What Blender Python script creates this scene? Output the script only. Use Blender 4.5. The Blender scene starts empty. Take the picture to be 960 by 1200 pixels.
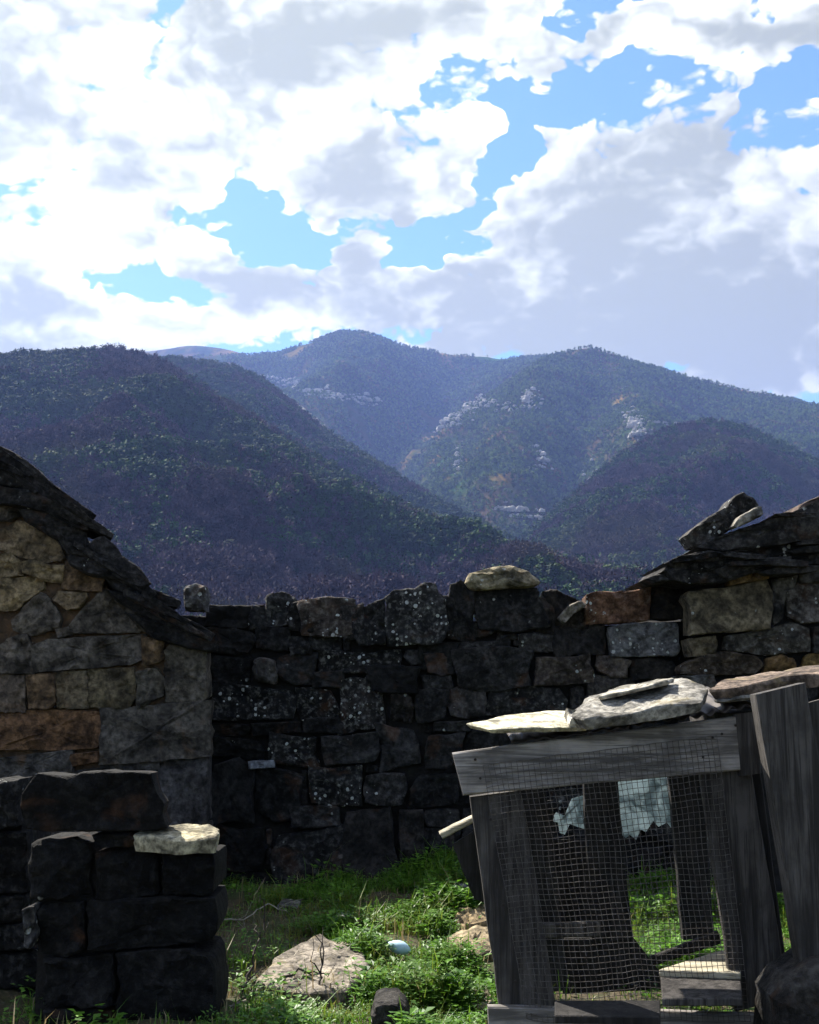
import bpy, math, random
import numpy as np
from mathutils import Vector, noise, Matrix
R = math.radians
rnd = random.Random(7)
sc = bpy.context.scene
col = sc.collection

# ------------------------------------------------------------------ camera
F = 1287.0                      # focal length in pixels of the 960x1200 photograph
HOR = 810.0                     # eye level in the photograph
PITCH = math.atan((HOR-600)/F)
CAM = Vector((0, 0, 1.6))
cam = bpy.data.cameras.new('camera'); cam_o = bpy.data.objects.new('camera', cam); col.objects.link(cam_o)
cam.sensor_fit = 'VERTICAL'; cam.sensor_height = 24; cam.lens = F/1200*24
cam.clip_start = 0.05; cam.clip_end = 60000
cam_o.location = CAM; cam_o.rotation_euler = (math.pi/2+PITCH, 0, 0)
sc.camera = cam_o

def ray(px, py):
    cx = (px-480)/F; cy = (600-py)/F
    return Vector((cx, math.cos(PITCH)-cy*math.sin(PITCH), math.sin(PITCH)+cy*math.cos(PITCH)))
def at(px, py, Y):
    r = ray(px, py); return CAM + r*(Y/r.y)

# ------------------------------------------------------------------ light
SUN_AZ, SUN_EL = R(-42), R(47)      # left of the view direction (+Y)
SUN = Vector((math.sin(SUN_AZ)*math.cos(SUN_EL), math.cos(SUN_AZ)*math.cos(SUN_EL), math.sin(SUN_EL)))
sl = bpy.data.lights.new('sun', 'SUN'); sl.energy = 5.0; sl.angle = R(0.5); sl.color = (1.0, 0.94, 0.84)
so = bpy.data.objects.new('sun', sl); col.objects.link(so); so.rotation_euler = SUN.to_track_quat('Z', 'Y').to_euler()
sc.view_settings.view_transform = 'Standard'; sc.view_settings.look = 'None'
sc.view_settings.exposure = 1.6; sc.view_settings.gamma = 1.0; sc.view_settings.use_curve_mapping = False

world = bpy.data.worlds.new('World'); sc.world = world; world.use_nodes = True
world.cycles.sampling_method = 'MANUAL'; world.cycles.sample_map_resolution = 512
SKY_STRENGTH = 0.05
sc.cycles.use_adaptive_sampling = True; sc.cycles.adaptive_threshold = 0.03
sc.cycles.max_bounces = 4; sc.cycles.diffuse_bounces = 2; sc.cycles.glossy_bounces = 1; sc.cycles.transmission_bounces = 2; sc.cycles.volume_bounces = 0
sc.cycles.sample_clamp_indirect = 4.0
class NT:
    """small helper to write node trees"""
    def __init__(s, nt): s.nt = nt
    def n(s, typ, **kw):
        nd = s.nt.nodes.new(typ)
        ins = kw.pop('ins', {})
        for k, v in kw.items(): setattr(nd, k, v)
        for k, v in ins.items():
            if isinstance(v, bpy.types.NodeSocket): s.nt.links.new(v, nd.inputs[k])
            else: nd.inputs[k].default_value = v
        return nd
    def m(s, op, a, b=None, c=None, clamp=False):
        ins = {0: a}
        if b is not None: ins[1] = b
        if c is not None: ins[2] = c
        return s.n('ShaderNodeMath', operation=op, use_clamp=clamp, ins=ins).outputs[0]
    def vm(s, op, a, b=None):
        ins = {0: a}
        if b is not None: ins[1] = b
        nd = s.n('ShaderNodeVectorMath', operation=op, ins=ins)
        return nd.outputs['Value'] if op in ('LENGTH', 'DOT_PRODUCT', 'DISTANCE') else nd.outputs[0]
    def mr(s, v, a, b, c=0.0, d=1.0, smooth=True):
        return s.n('ShaderNodeMapRange', interpolation_type='SMOOTHSTEP' if smooth else 'LINEAR',
                   ins={'Value': v, 'From Min': a, 'From Max': b, 'To Min': c, 'To Max': d}).outputs[0]
    def mix(s, f, a, b, blend='MIX'):
        nd = s.n('ShaderNodeMix', data_type='RGBA', blend_type=blend)
        for k, v in ((0, f), (6, a), (7, b)):
            if isinstance(v, bpy.types.NodeSocket): s.nt.links.new(v, nd.inputs[k])
            else: nd.inputs[k].default_value = v if k == 0 else (tuple(v)+(1,))[:4]
        return nd.outputs[2]
    def noise(s, vec, scale, detail=4, rough=0.55, dist=0.0, lac=2.0):
        return s.n('ShaderNodeTexNoise', ins={'Vector': vec, 'Scale': scale, 'Detail': detail, 'Roughness': rough,
                                              'Distortion': dist, 'Lacunarity': lac})

def azel(px, py):
    d = ray(px, py).normalized(); return math.atan2(d.x, d.y), math.asin(d.z)
# clouds (+) and clear gaps (-): centre and radii, in pixels of the photograph, turned into azimuth and elevation
BLOBS = [(415, 275, 175, 34, -.80), (590, 180, 36, 105, -.86), (175, 335, 95, 38, -.72), (930, 118, 70, 34, -.85),
         (650, 98, 62, 28, -.6), (532, 316, 55, 22, -.75),
         (730, 235, 190, 190, .42), (900, 270, 190, 170, .34), (620, 370, 240, 70, .34), (120, 110, 330, 230, .30),
         (420, 60, 210, 120, .30), (300, 352, 200, 46, .34), (450, 278, 36, 32, 1.0), (480, 190, 130, 60, .34), (900, 40, 150, 60, .50), (880, 390, 230, 90, .5), (740, 40, 170, 50, .5), (60, 380, 200, 60, .3)]
W = NT(world.node_tree); world.node_tree.nodes.clear()
tc = W.n('ShaderNodeTexCoord'); d0 = W.vm('NORMALIZE', tc.outputs['Generated'])
sx = W.n('ShaderNodeSeparateXYZ', ins={0: d0})
az = W.m('ARCTAN2', sx.outputs[0], sx.outputs[1]); el = W.m('ARCSINE', sx.outputs[2])
ae = W.n('ShaderNodeCombineXYZ', ins={0: az, 1: el, 2: 0.0}).outputs[0]
dv = W.vm('MULTIPLY', d0, (1.0, 1.0, 1.5))
wn = W.noise(dv, 7.0, 4, 0.6)
ww = W.vm('MULTIPLY', W.vm('SUBTRACT', wn.outputs['Color'], (.5, .5, .5)), (.17, .17, 0))
ae2 = W.vm('ADD', ae, ww)
blob = 0.46
for (px, py, rx, ry, w) in BLOBS:
    a0, e0 = azel(px, py); a1, e1 = azel(px+rx, py-ry); ia, ie = 1/abs(a1-a0), 1/abs(e1-e0)
    nd = W.n('ShaderNodeVectorMath', operation='MULTIPLY_ADD', ins={0: ae2, 1: (ia, ie, 0), 2: (-a0*ia, -e0*ie, 0)})
    fall = W.m('MULTIPLY_ADD', W.vm('LENGTH', nd.outputs[0]), -1/.85, 1.15/.85, clamp=True)
    blob = W.m('MULTIPLY_ADD', fall, w, blob)
nf = W.noise(dv, 4.2, 9, 0.6, 0.15).outputs['Fac']
vor = W.n('ShaderNodeTexVoronoi', feature='F1', ins={'Vector': W.vm('ADD', dv, ww), 'Scale': 13.0, 'Detail': 2.0, 'Roughness': 0.6, 'Lacunarity': 2.4})
puff = W.m('SUBTRACT', 0.42, vor.outputs['Distance'])
D0 = W.m('ADD', blob, W.m('ADD', W.m('MULTIPLY', W.m('SUBTRACT', nf, 0.5), 1.8), W.m('MULTIPLY', puff, 0.62)))
nc = W.noise(W.vm('MULTIPLY', W.vm('ADD', d0, tuple(SUN*0.06)), (1.0, 1.0, 1.5)), 4.2, 5, 0.6, 0.15).outputs['Fac']
vof = W.n('ShaderNodeTexVoronoi', feature='F1', ins={'Vector': W.vm('ADD', W.vm('ADD', dv, tuple(Vector((SUN.x, SUN.y, SUN.z*1.5))*0.018)), ww), 'Scale': 13.0, 'Detail': 1.0, 'Roughness': 0.6, 'Lacunarity': 2.4})
relief = W.m('SUBTRACT', vor.outputs['Distance'], vof.outputs['Distance'])
cover = W.mr(D0, -0.02, 0.11)
# darker where the cloud is deep and where more cloud stands between it and the sun
thick = W.m('ADD', W.m('MULTIPLY', D0, 1.0), W.m('MULTIPLY', W.m('SUBTRACT', nc, nf), 2.4))
thick = W.m('ADD', W.m('SUBTRACT', thick, W.m('MULTIPLY', puff, 0.45)), W.m('MULTIPLY', relief, 0.6))
shade = W.mr(thick, 0.16, 1.0)
cosg = W.vm('DOT_PRODUCT', d0, tuple(SUN))
phase = W.m('POWER', W.m('MULTIPLY', W.m('ADD', cosg, 1.0), 0.5, clamp=True), 2.6)
lit = W.m('ADD', W.m('MULTIPLY', phase, 11.0), 3.0)
drk = W.m('ADD', W.m('MULTIPLY', phase, 3.0), 1.75)
ccl = W.mix(shade, (1.0, 0.985, 0.95), (1.0, 1.05, 0.84))
cst = W.m('ADD', lit, W.m('MULTIPLY', W.m('SUBTRACT', drk, lit), shade))
ccol = W.vm('MULTIPLY', ccl, W.n('ShaderNodeCombineXYZ', ins={0: cst, 1: cst, 2: cst}).outputs[0])
sky = W.n('ShaderNodeTexSky', sky_type='NISHITA', sun_disc=False, sun_elevation=SUN_EL, sun_rotation=SUN_AZ,
          altitude=900, air_density=1.0, dust_density=0.6, ozone_density=1.0)
skc = W.vm('MULTIPLY', sky.outputs[0], (1.0, 1.36, 1.5))
bgc = W.mix(cover, (0, 0, 0), (0, 0, 0))
mx = bgc.node
W.nt.links.new(skc, mx.inputs[6]); W.nt.links.new(ccol, mx.inputs[7])
bg = W.n('ShaderNodeBackground', ins={'Color': bgc, 'Strength': SKY_STRENGTH})
wo = W.n('ShaderNodeOutputWorld', ins={'Surface': bg.outputs[0]})

# ------------------------------------------------------------------ helpers
def fbm(x, y, z=0.0, o=4): return noise.fractal(Vector((x, y, z)), 1.0, 2.0, o)
def tag(o, label=None, cat=None, group=None, kind=None):
    if label: o['label'] = label
    if cat: o['category'] = cat
    if group: o['group'] = group
    if kind: o['kind'] = kind
    return o
def mesh_obj(name, V, Fc, mat, parent=None, loc=(0, 0, 0), smooth=False, color=None):
    me = bpy.data.meshes.new(name)
    me.from_pydata(V, [], Fc); me.update()
    if smooth:
        me.polygons.foreach_set('use_smooth', [True]*len(me.polygons))
    if mat: me.materials.append(mat)
    o = bpy.data.objects.new(name, me); col.objects.link(o)
    o.location = loc
    if parent is not None: o.parent = parent
    if color: o.color = color
    return o
def empty(name, loc=(0, 0, 0)):
    o = bpy.data.objects.new(name, None); col.objects.link(o); o.location = loc; o.empty_display_size = 0.2
    return o
def child(o, parent):
    """keep the world position (parents are only translated)"""
    o.parent = parent; o.location = Vector(o.location) - Vector(parent.location); return o

def new_mat(name):
    m = bpy.data.materials.new(name); m.use_nodes = True; m.node_tree.nodes.clear()
    t = NT(m.node_tree)
    p = t.n('ShaderNodeBsdfPrincipled'); out = t.n('ShaderNodeOutputMaterial', ins={'Surface': p.outputs[0]})
    p.inputs['Roughness'].default_value = 0.9
    p.inputs['Specular IOR Level'].default_value = 0.25
    return m, t, p
def setp(t, p, k, v):
    if isinstance(v, bpy.types.NodeSocket): t.nt.links.new(v, p.inputs[k])
    else: p.inputs[k].default_value = v

def stone_mat(name, scale=1.0, stain=(0.20, 0.085, 0.03), stain_amt=0.5, spots=True, bump=0.8):
    """rock whose tone comes from the object's own colour; its alpha says how much pale lichen grows on it"""
    m, t, p = new_mat(name)
    tcn = t.n('ShaderNodeTexCoord'); oi = t.n('ShaderNodeObjectInfo')
    off = t.m('MULTIPLY', oi.outputs['Random'], 57.0)
    v = t.vm('ADD', tcn.outputs['Object'], t.n('ShaderNodeCombineXYZ', ins={0: off, 1: off, 2: off}).outputs[0])
    n1 = t.noise(v, 4.5*scale, 6, 0.62, 0.4); n2 = t.noise(v, 22*scale, 5, 0.65); n3 = t.noise(v, 90*scale, 3, 0.6)
    var = t.mr(n1.outputs['Fac'], 0.30, 0.70, 0.25, 1.9)
    var = t.m('MULTIPLY', var, t.mr(n2.outputs['Fac'], 0.28, 0.72, 0.4, 1.7))
    vv = t.n('ShaderNodeCombineXYZ', ins={0: var, 1: var, 2: var}).outputs[0]
    base = t.vm('MULTIPLY', oi.outputs['Color'], vv)
    st = t.noise(t.vm('ADD', v, (9, 3, 5)), 3.2*scale, 4, 0.6, 0.6)
    base2 = t.mix(t.m('MULTIPLY', t.mr(st.outputs['Fac'], 0.56, 0.74), stain_amt), base, stain)
    h = t.m('ADD', t.m('MULTIPLY', n1.outputs['Fac'], 1.0), t.m('ADD', t.m('MULTIPLY', n2.outputs['Fac'], 0.45), t.m('MULTIPLY', n3.outputs['Fac'], 0.14)))
    if spots:
        mask = t.noise(t.vm('ADD', v, (1, 7, 2)), 5.0*scale, 3, 0.5)
        vd = t.vm('ADD', v, t.vm('MULTIPLY', n2.outputs['Color'], (.012, .012, .012)))
        vo = t.n('ShaderNodeTexVoronoi', feature='F1', ins={'Vector': vd, 'Scale': 26.0*scale})
        sep = t.n('ShaderNodeSeparateColor', ins={0: vo.outputs['Color']})
        rad = t.m('MULTIPLY', t.m('POWER', sep.outputs[0], 2.5), 0.5)
        spot = t.mr(t.m('SUBTRACT', rad, vo.outputs['Distance']), 0.0, 0.05)
        amt = t.m('ADD', mask.outputs['Fac'], t.m('MULTIPLY', oi.outputs['Alpha'], 0.34))
        gate = t.mr(amt, 0.68, 0.76)
        spot = t.m('MULTIPLY', spot, gate)
        base2 = t.mix(spot, base2, (0.42, 0.43, 0.40))
        wash = t.m('MULTIPLY', t.m('MULTIPLY', t.mr(n2.outputs['Fac'], 0.5, 0.68), oi.outputs['Alpha']), 0.8)
        base2 = t.mix(wash, base2, (0.17, 0.165, 0.15))
        h = t.m('ADD', h, t.m('MULTIPLY', spot, 0.08))
    setp(t, p, 'Base Color', base2); setp(t, p, 'Roughness', 0.92); setp(t, p, 'Specular IOR Level', 0.2)
    b = t.n('ShaderNodeBump', ins={'Height': h, 'Strength': bump, 'Distance': 0.05})
    setp(t, p, 'Normal', b.outputs[0])
    return m
def wood_mat(name, c1, c2, axis=2, scale=1.0):
    m, t, p = new_mat(name)
    tcn = t.n('ShaderNodeTexCoord'); oi = t.n('ShaderNodeObjectInfo')
    off = t.m('MULTIPLY', oi.outputs['Random'], 31.0)
    sc_ = [24*scale]*3; sc_[axis] = 1.6*scale
    v = t.vm('MULTIPLY', t.vm('ADD', tcn.outputs['Object'], t.n('ShaderNodeCombineXYZ', ins={0: off, 1: off, 2: off}).outputs[0]), tuple(sc_))
    n1 = t.noise(v, 1.0, 6, 0.65, 0.6); n2 = t.noise(tcn.outputs['Object'], 5.0, 5, 0.6, 0.3)
    sc2 = [150.0]*3; sc2[axis] = 3.0
    n3 = t.noise(t.vm('MULTIPLY', tcn.outputs['Object'], tuple(sc2)), 1.0, 3, 0.6)
    c = t.mix(t.mr(n1.outputs['Fac'], 0.38, 0.62), c1, c2)
    c = t.mix(t.mr(n2.outputs['Fac'], 0.42, 0.70, 0.0, 0.7), c, tuple(x*0.25 for x in c1))
    c = t.mix(t.mr(n3.outputs['Fac'], 0.56, 0.66, 0.0, 0.8), c, tuple(x*0.2 for x in c1))
    setp(t, p, 'Base Color', c); setp(t, p, 'Roughness', 0.88)
    h = t.m('ADD', n1.outputs['Fac'], t.m('MULTIPLY', n3.outputs['Fac'], 0.6))
    b = t.n('ShaderNodeBump', ins={'Height': h, 'Strength': 0.9, 'Distance': 0.006}); setp(t, p, 'Normal', b.outputs[0])
    return m
def plain_mat(name, c1, c2, scale, rough=0.9, bump=0.3, dist=0.02, metal=0.0):
    m, t, p = new_mat(name)
    tcn = t.n('ShaderNodeTexCoord')
    n1 = t.noise(tcn.outputs['Object'], scale, 7, 0.62, 0.3)
    setp(t, p, 'Base Color', t.mix(t.mr(n1.outputs['Fac'], 0.3, 0.7), c1, c2)); setp(t, p, 'Roughness', rough); setp(t, p, 'Metallic', metal)
    b = t.n('ShaderNodeBump', ins={'Height': n1.outputs['Fac'], 'Strength': bump, 'Distance': dist}); setp(t, p, 'Normal', b.outputs[0])
    return m

M = {}
M['stone'] = stone_mat('dark_weathered_stone', stain_amt=0.22)
M['house_stone'] = stone_mat('house_stone', stain=(0.15, 0.085, 0.04), stain_amt=0.5, spots=False, bump=1.0)
M['slab'] = stone_mat('pale_slab_stone', scale=1.6, stain=(0.30, 0.24, 0.10), stain_amt=0.45, spots=False, bump=0.45)
M['mortar'] = plain_mat('sandy_mortar', (0.15, 0.088, 0.045), (0.06, 0.042, 0.028), 14, bump=0.9, dist=0.04)
M['core'] = plain_mat('wall_core', (0.018, 0.016, 0.014), (0.008, 0.007, 0.007), 9, bump=0.8, dist=0.05)
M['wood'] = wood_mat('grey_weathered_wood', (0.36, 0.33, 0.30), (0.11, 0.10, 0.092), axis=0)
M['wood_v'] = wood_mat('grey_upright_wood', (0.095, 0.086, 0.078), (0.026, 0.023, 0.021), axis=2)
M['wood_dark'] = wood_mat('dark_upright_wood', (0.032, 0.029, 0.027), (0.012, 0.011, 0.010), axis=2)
M['wood_pale'] = wood_mat('pale_board', (0.48, 0.44, 0.33), (0.32, 0.28, 0.2), axis=0)
M['wire'] = plain_mat('zinc_wire', (0.13, 0.12, 0.11), (0.05, 0.04, 0.035), 40, rough=0.6, bump=0.0, metal=0.2)
M['rust'] = plain_mat('rusty_sheet', (0.05, 0.042, 0.036), (0.02, 0.015, 0.012), 12, rough=0.55, bump=0.3, metal=0.4)

# ------------------------------------------------------------------ stones
def stone_mesh(poly, depth, seed, bevel=0.024, rough=0.036, K=34, flat=0.0, round_=0.35, back=True, jagged=1.0):
    """poly: outline (u,v) about the origin; w is the outward direction, 0 at the face, -depth at the back"""
    us = [p[0] for p in poly]; vs = [p[1] for p in poly]
    ext = min(max(us)-min(us), max(vs)-min(vs))
    # the outline is resampled by length, corners kept
    n = len(poly); per = [math.dist(poly[i], poly[(i+1) % n]) for i in range(n)]; tl = sum(per)
    B = []
    cnt = [max(1, round(K*q/tl)) for q in per]
    for i in range(n):
        for k in range(cnt[i]):
            f = k/cnt[i]; B.append((poly[i][0]+(poly[(i+1) % n][0]-poly[i][0])*f, poly[i][1]+(poly[(i+1) % n][1]-poly[i][1])*f))
    K = len(B)
    S = [((B[i-1][0]+2*B[i][0]+B[(i+1) % K][0])/4, (B[i-1][1]+2*B[i][1]+B[(i+1) % K][1])/4) for i in range(K)]
    B = [(a[0]*(1-round_)+b[0]*round_, a[1]*(1-round_)+b[1]*round_) for a, b in zip(B, S)]
    if sum(B[i-1][0]*B[i][1]-B[i][0]*B[i-1][1] for i in range(K)) < 0: B = B[::-1]
    ths = [math.atan2(y, x) for x, y in B]; rad = [math.hypot(x, y) for x, y in B]
    bevel = min(bevel, ext*0.28)
    V = [];
    rings = [(0.25, 0, 1), (0.5, 0, 1), (0.74, 0, 1), (0, 1.0, 1), (0, 0.42, 2), (0, 0.1, 3), (0, 0.0, 4)]
    sx_, sy_ = seed*1.37 % 50, seed*2.11 % 50
    tu, tv = (rnd.random()-.5)*0.16, (rnd.random()-.5)*0.22
    V.append((0, 0, noise.noise(Vector((sx_, sy_, 0)))*rough))
    for (f, b, kind) in rings:
        for i in range(K):
            a, r = ths[i], rad[i]
            jag = 1+jagged*(0.07*noise.noise(Vector((math.cos(a)*2.2+sx_, math.sin(a)*2.2+sy_, 3)))+0.05*noise.noise(Vector((math.cos(a)*6+sx_, math.sin(a)*6, 7)))+0.035*noise.noise(Vector((math.cos(a)*15+sx_, math.sin(a)*15, 2))))
            r *= jag
            if kind == 1 and f > 0: rr = r*f
            else: rr = max(r-bevel*b*(1+0.4*noise.noise(Vector((a*3, sx_, 1)))), r*0.5)
            u, v = rr*math.cos(a), rr*math.sin(a)
            nz = rough*(fbm(u*5/max(.2, 1)+sx_, v*5+sy_, 0, 3)*1.0+0.6*noise.noise(Vector((u*14+sx_, v*14+sy_, 5)))+0.35*noise.noise(Vector((u*31+sx_, v*31+sy_, 8))))
            w = nz*(1 if kind < 3 else .5) + (tu*u+tv*v)*(1-flat)
            if kind == 2: w -= bevel*0.16
            if kind == 3: w -= bevel*0.5
            if kind == 4: w -= bevel*1.0
            V.append((u, v, w))
    L = len(rings)
    for i in range(K):          # back ring
        x, y, _ = V[1+(L-1)*K+i]; V.append((x*0.94+0.004*rnd.random(), y*0.94, -depth*(1+.1*noise.noise(Vector((ths[i]*2, sx_, 9))))))
    Fc = [(0, 1+i, 1+(i+1) % K) for i in range(K)]
    for j in range(L):
        for i in range(K):
            a = 1+j*K+i; b = 1+j*K+(i+1) % K
            Fc.append((a, a+K, b+K, b))
    if back:
        V.append((0, 0, -depth)); c = len(V)-1; o = 1+L*K
        Fc += [(c, o+(i+1) % K, o+i) for i in range(K)]
    return V, Fc
seedc = [1]
def stone(name, poly, origin, parent, mat, color, depth, U=(1, 0, 0), Vv=(0, 0, 1), N=(0, -1, 0), **kw):
    seedc[0] += 1
    V, Fc = stone_mesh(poly, depth, seedc[0], **kw)
    U, Vv, N = Vector(U), Vector(Vv), Vector(N)
    VV = [tuple(U*a+Vv*b+N*c) for a, b, c in V]
    o = mesh_obj(name, VV, Fc, mat, None, origin, True, color)
    me = o.data
    try: me.set_sharp_from_angle(angle=R(27))
    except Exception: pass
    if parent is not None: child(o, parent)
    return o
def rect_poly(x0, y0, x1, y1, jit=0.24):
    """rough quadrilateral with cut corners, in photograph pixels"""
    w, h = x1-x0, y1-y0; j = lambda s: (rnd.random()-.5)*s
    q = min(w, h)
    P = [(x0+j(q*jit), y0+j(q*jit)), (x0+w*.5+j(w*.3), y0+j(q*jit*.8)), (x1+j(q*jit), y0+j(q*jit)), (x1+j(q*jit*.6), y0+h*.5),
         (x1+j(q*jit), y1+j(q*jit)), (x0+w*.5+j(w*.3), y1+j(q*jit*.6)), (x0+j(q*jit), y1+j(q*jit)), (x0+j(q*jit*.6), y0+h*.5)]
    k = rnd.randrange(4)
    if rnd.random() < 0.6:     # knock a corner off
        i = [0, 2, 4, 6][k]; cxx, cyy = (x0+x1)/2, (y0+y1)/2
        s = 0.66+.24*rnd.random(); P[i] = (cxx+(P[i][0]-cxx)*s, cyy+(P[i][1]-cyy)*s)
    ra = rnd.gauss(0, .045); cxx, cyy = (x0+x1)/2, (y0+y1)/2
    return [(cxx+(a-cxx)*math.cos(ra)-(b-cyy)*math.sin(ra), cyy+(a-cxx)*math.sin(ra)+(b-cyy)*math.cos(ra)) for a, b in P]
def px_stone(parent, poly_px, Y, color, depth=0.3, proud=None, mat='stone', name='stone', **kw):
    cx = (min(p[0] for p in poly_px)+max(p[0] for p in poly_px))/2; cy = (min(p[1] for p in poly_px)+max(p[1] for p in poly_px))/2
    pr = (rnd.random()-.4)*0.07 if proud is None else proud
    y = Y-pr
    o = at(cx, cy, y)
    P = [at(a, b, y)-o for a, b in poly_px]
    sh = kw.pop('shear', 0.0)
    return stone(name, [(p.x, p.z) for p in P], o, parent, M[mat], color, depth, N=(-sh*-1, -1, 0), **kw)
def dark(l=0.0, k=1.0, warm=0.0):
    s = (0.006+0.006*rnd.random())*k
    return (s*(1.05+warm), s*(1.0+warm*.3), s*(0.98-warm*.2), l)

def core_block(name, prof, Y, thick, zb, mat, parent, shear=0.0):
    """wall core: outline of the top as photograph pixels, extruded back"""
    T = [at(a, b, Y) for a, b in prof]
    n = len(T); V = []
    for dy in (0, thick):
        V += [(p.x-dy*shear, Y+dy, p.z) for p in T]+[(p.x-dy*shear, Y+dy, zb) for p in T]
    Fc = []
    for i in range(n-1):
        Fc.append((i, i+1, n+i+1, n+i)); Fc.append((2*n+i+1, 2*n+i, 3*n+i, 3*n+i+1))
        Fc.append((i+1, i, 2*n+i, 2*n+i+1))
    Fc.append((0, n, 3*n, 2*n)); Fc.append((n-1, 3*n-1, 4*n-1, 2*n-1))
    o = mesh_obj(name, V, Fc, mat); child(o, parent); return o

# ------------------------------------------------------------------ ground
def sstep(a, b, x):
    t = min(max((x-a)/(b-a), 0), 1); return t*t*(3-2*t)
def gz(x, y):
    d = math.hypot(x, y-6)
    z = 0.06*fbm(x*.7, y*.7, 1, 3)+0.045*fbm(x*2.6, y*2.6, 4, 2)
    z += 0.14*math.exp(-((x-.5)/.55)**2)*sstep(6.3, 9.4, y)*(1-sstep(10, 14, y))
    z *= 1-sstep(10, 30, d)
    return z-5.0*sstep(11, 80, d)
def axis_coords(lo, hi, step, far, growth=1.25):
    c = list(np.arange(lo, hi, step)); s = step; a = c[0]; b = c[-1]; L, H = [], []
    while a > far[0]: s *= growth; a -= s; L.append(max(a, far[0]))
    s = step
    while b < far[1]: s *= growth; b += s; H.append(min(b, far[1]))
    return L[::-1]+c+H
gxs = axis_coords(-2.5, 2.6, 0.06, (-5100, 5100)); gys = axis_coords(4.5, 10.0, 0.06, (-2500, 8500))
V = [(x, y, gz(x, y)) for y in gys for x in gxs]; nx = len(gxs)
Fc = [(j*nx+i, j*nx+i+1, (j+1)*nx+i+1, (j+1)*nx+i) for j in range(len(gys)-1) for i in range(nx-1)]
m, t, p = new_mat('earth_and_moss')
tcn = t.n('ShaderNodeTexCoord')
n1 = t.noise(tcn.outputs['Object'], 1.7, 6, 0.6); n2 = t.noise(tcn.outputs['Object'], 19, 5, 0.65)
c = t.mix(t.mr(n1.outputs['Fac'], 0.38, 0.6), (0.055, 0.038, 0.022), (0.03, 0.045, 0.012))
c = t.mix(t.mr(n2.outputs['Fac'], 0.45, 0.7), c, (0.09, 0.07, 0.042))
setp(t, p, 'Base Color', c)
setp(t, p, 'Normal', t.n('ShaderNodeBump', ins={'Height': n2.outputs['Fac'], 'Strength': 0.7, 'Distance': 0.05}).outputs[0])
ground = tag(mesh_obj('ground', V, Fc, m, smooth=True), kind='structure')

# ------------------------------------------------------------------ hills
def interp(pts, x):
    if x <= pts[0][0]: return pts[0][1:]
    for a, b in zip(pts, pts[1:]):
        if x <= b[0]:
            s = (x-a[0])/(b[0]-a[0])
            return tuple(p+(q-p)*s for p, q in zip(a[1:], b[1:]))
    return pts[-1][1:]
def hill(name, ridge, bottom, mat, nx=160, ny=60, amp=30, wl=260, prof=1.0, ridge_rough=2.0, seed=0, spur=None):
    """surface from a ridge line down to a foot line (both given as direction and distance), and down again behind"""
    x0, x1 = ridge[0][0], ridge[-1][0]
    V = []; G = np.zeros((ny+1, nx+1, 3))
    for j in range(ny+1):
        tt = j/ny
        for i in range(nx+1):
            px = x0+(x1-x0)*i/nx
            pr, Yr = interp(ridge, px)
            sm = [interp(ridge, px+dx)[0] for dx in (-14, -7, 0, 7, 14)]; pr = sum(sm)/5
            pb, Yb = interp(bottom, px)
            A = at(px, pr, Yr); B = at(px, pb, Yb)
            s = tt
            P = A.lerp(B, s)
            # a concave or convex profile
            P.z += (A.z-B.z)*(((1-s)**prof)-(1-s))
            env = math.sin(math.pi*min(s*1.0, 1))**0.7 if 0 < s < 1 else 0
            a = amp*env*min(1, s*5)
            rg = 1-abs(noise.noise(Vector((P.x/wl+seed, P.y/(wl*1.6), seed))))*2
            P.z += a*(rg-0.4)+a*0.45*fbm(P.x/wl*2.7+seed, P.y/wl*2.7, 2, 4)
            if spur: P.z += spur(px, s)*env
            P.z += ridge_rough*fbm(P.x/60, P.y/60, seed, 3)*(1 if s < 1 else 0)
            G[j, i] = P
    V = [tuple(v) for v in G.reshape(-1, 3)]
    n0 = len(V); w = nx+1
    Fc = [(j*w+i, j*w+i+1, (j+1)*w+i+1, (j+1)*w+i) for j in range(ny) for i in range(nx)]
    for k in (1, 2):            # the far side
        for i in range(w):
            x, y, z = G[0, i]; V.append((x*(1+.06*k), y*(1+.10*k)+20*k, z*(1-.38*k) if k < 2 else -7))
    Fc += [(n0+i+1, n0+i, i, i+1)[::-1] for i in range(nx)]
    Fc += [(n0+w+i+1, n0+w+i, n0+i, n0+i+1)[::-1] for i in range(nx)]
    o = tag(mesh_obj(name, V, Fc, mat, smooth=True), kind='structure')
    return o, G
def hill_mat(name, cols, wl, contrast=1.0):
    m, t, p = new_mat(name)
    g_ = t.n('ShaderNodeNewGeometry')
    a = t.noise(g_.outputs['Position'], 1/wl, 8, 0.62, 0.5); b = t.noise(g_.outputs['Position'], 5/wl, 6, 0.66)
    d = t.noise(t.vm('ADD', g_.outputs['Position'], (900, 300, 50)), 1.7/wl, 6, 0.6)
    c = t.mix(t.mr(a.outputs['Fac'], 0.4, 0.6), cols[0], cols[1])
    c = t.mix(t.mr(d.outputs['Fac'], 0.5, 0.66), c, cols[2])
    c = t.mix(t.mr(b.outputs['Fac'], 0.45, 0.68, 0, 0.7), c, cols[3])
    setp(t, p, 'Base Color', c); setp(t, p, 'Roughness', 1.0); setp(t, p, 'Specular IOR Level', 0.0)
    setp(t, p, 'Normal', t.n('ShaderNodeBump', ins={'Height': b.outputs['Fac'], 'Strength': 0.8, 'Distance': wl*0.08}).outputs[0])
    return m
GREEN, OCHRE, PURP, BROWN, ROCK = (0.022, 0.052, 0.014), (0.16, 0.105, 0.032), (0.018, 0.014, 0.016), (0.055, 0.038, 0.020), (0.34, 0.33, 0.31)
mh_far = hill_mat('far_slope', (GREEN, PURP, OCHRE, GREEN), 420)
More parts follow.
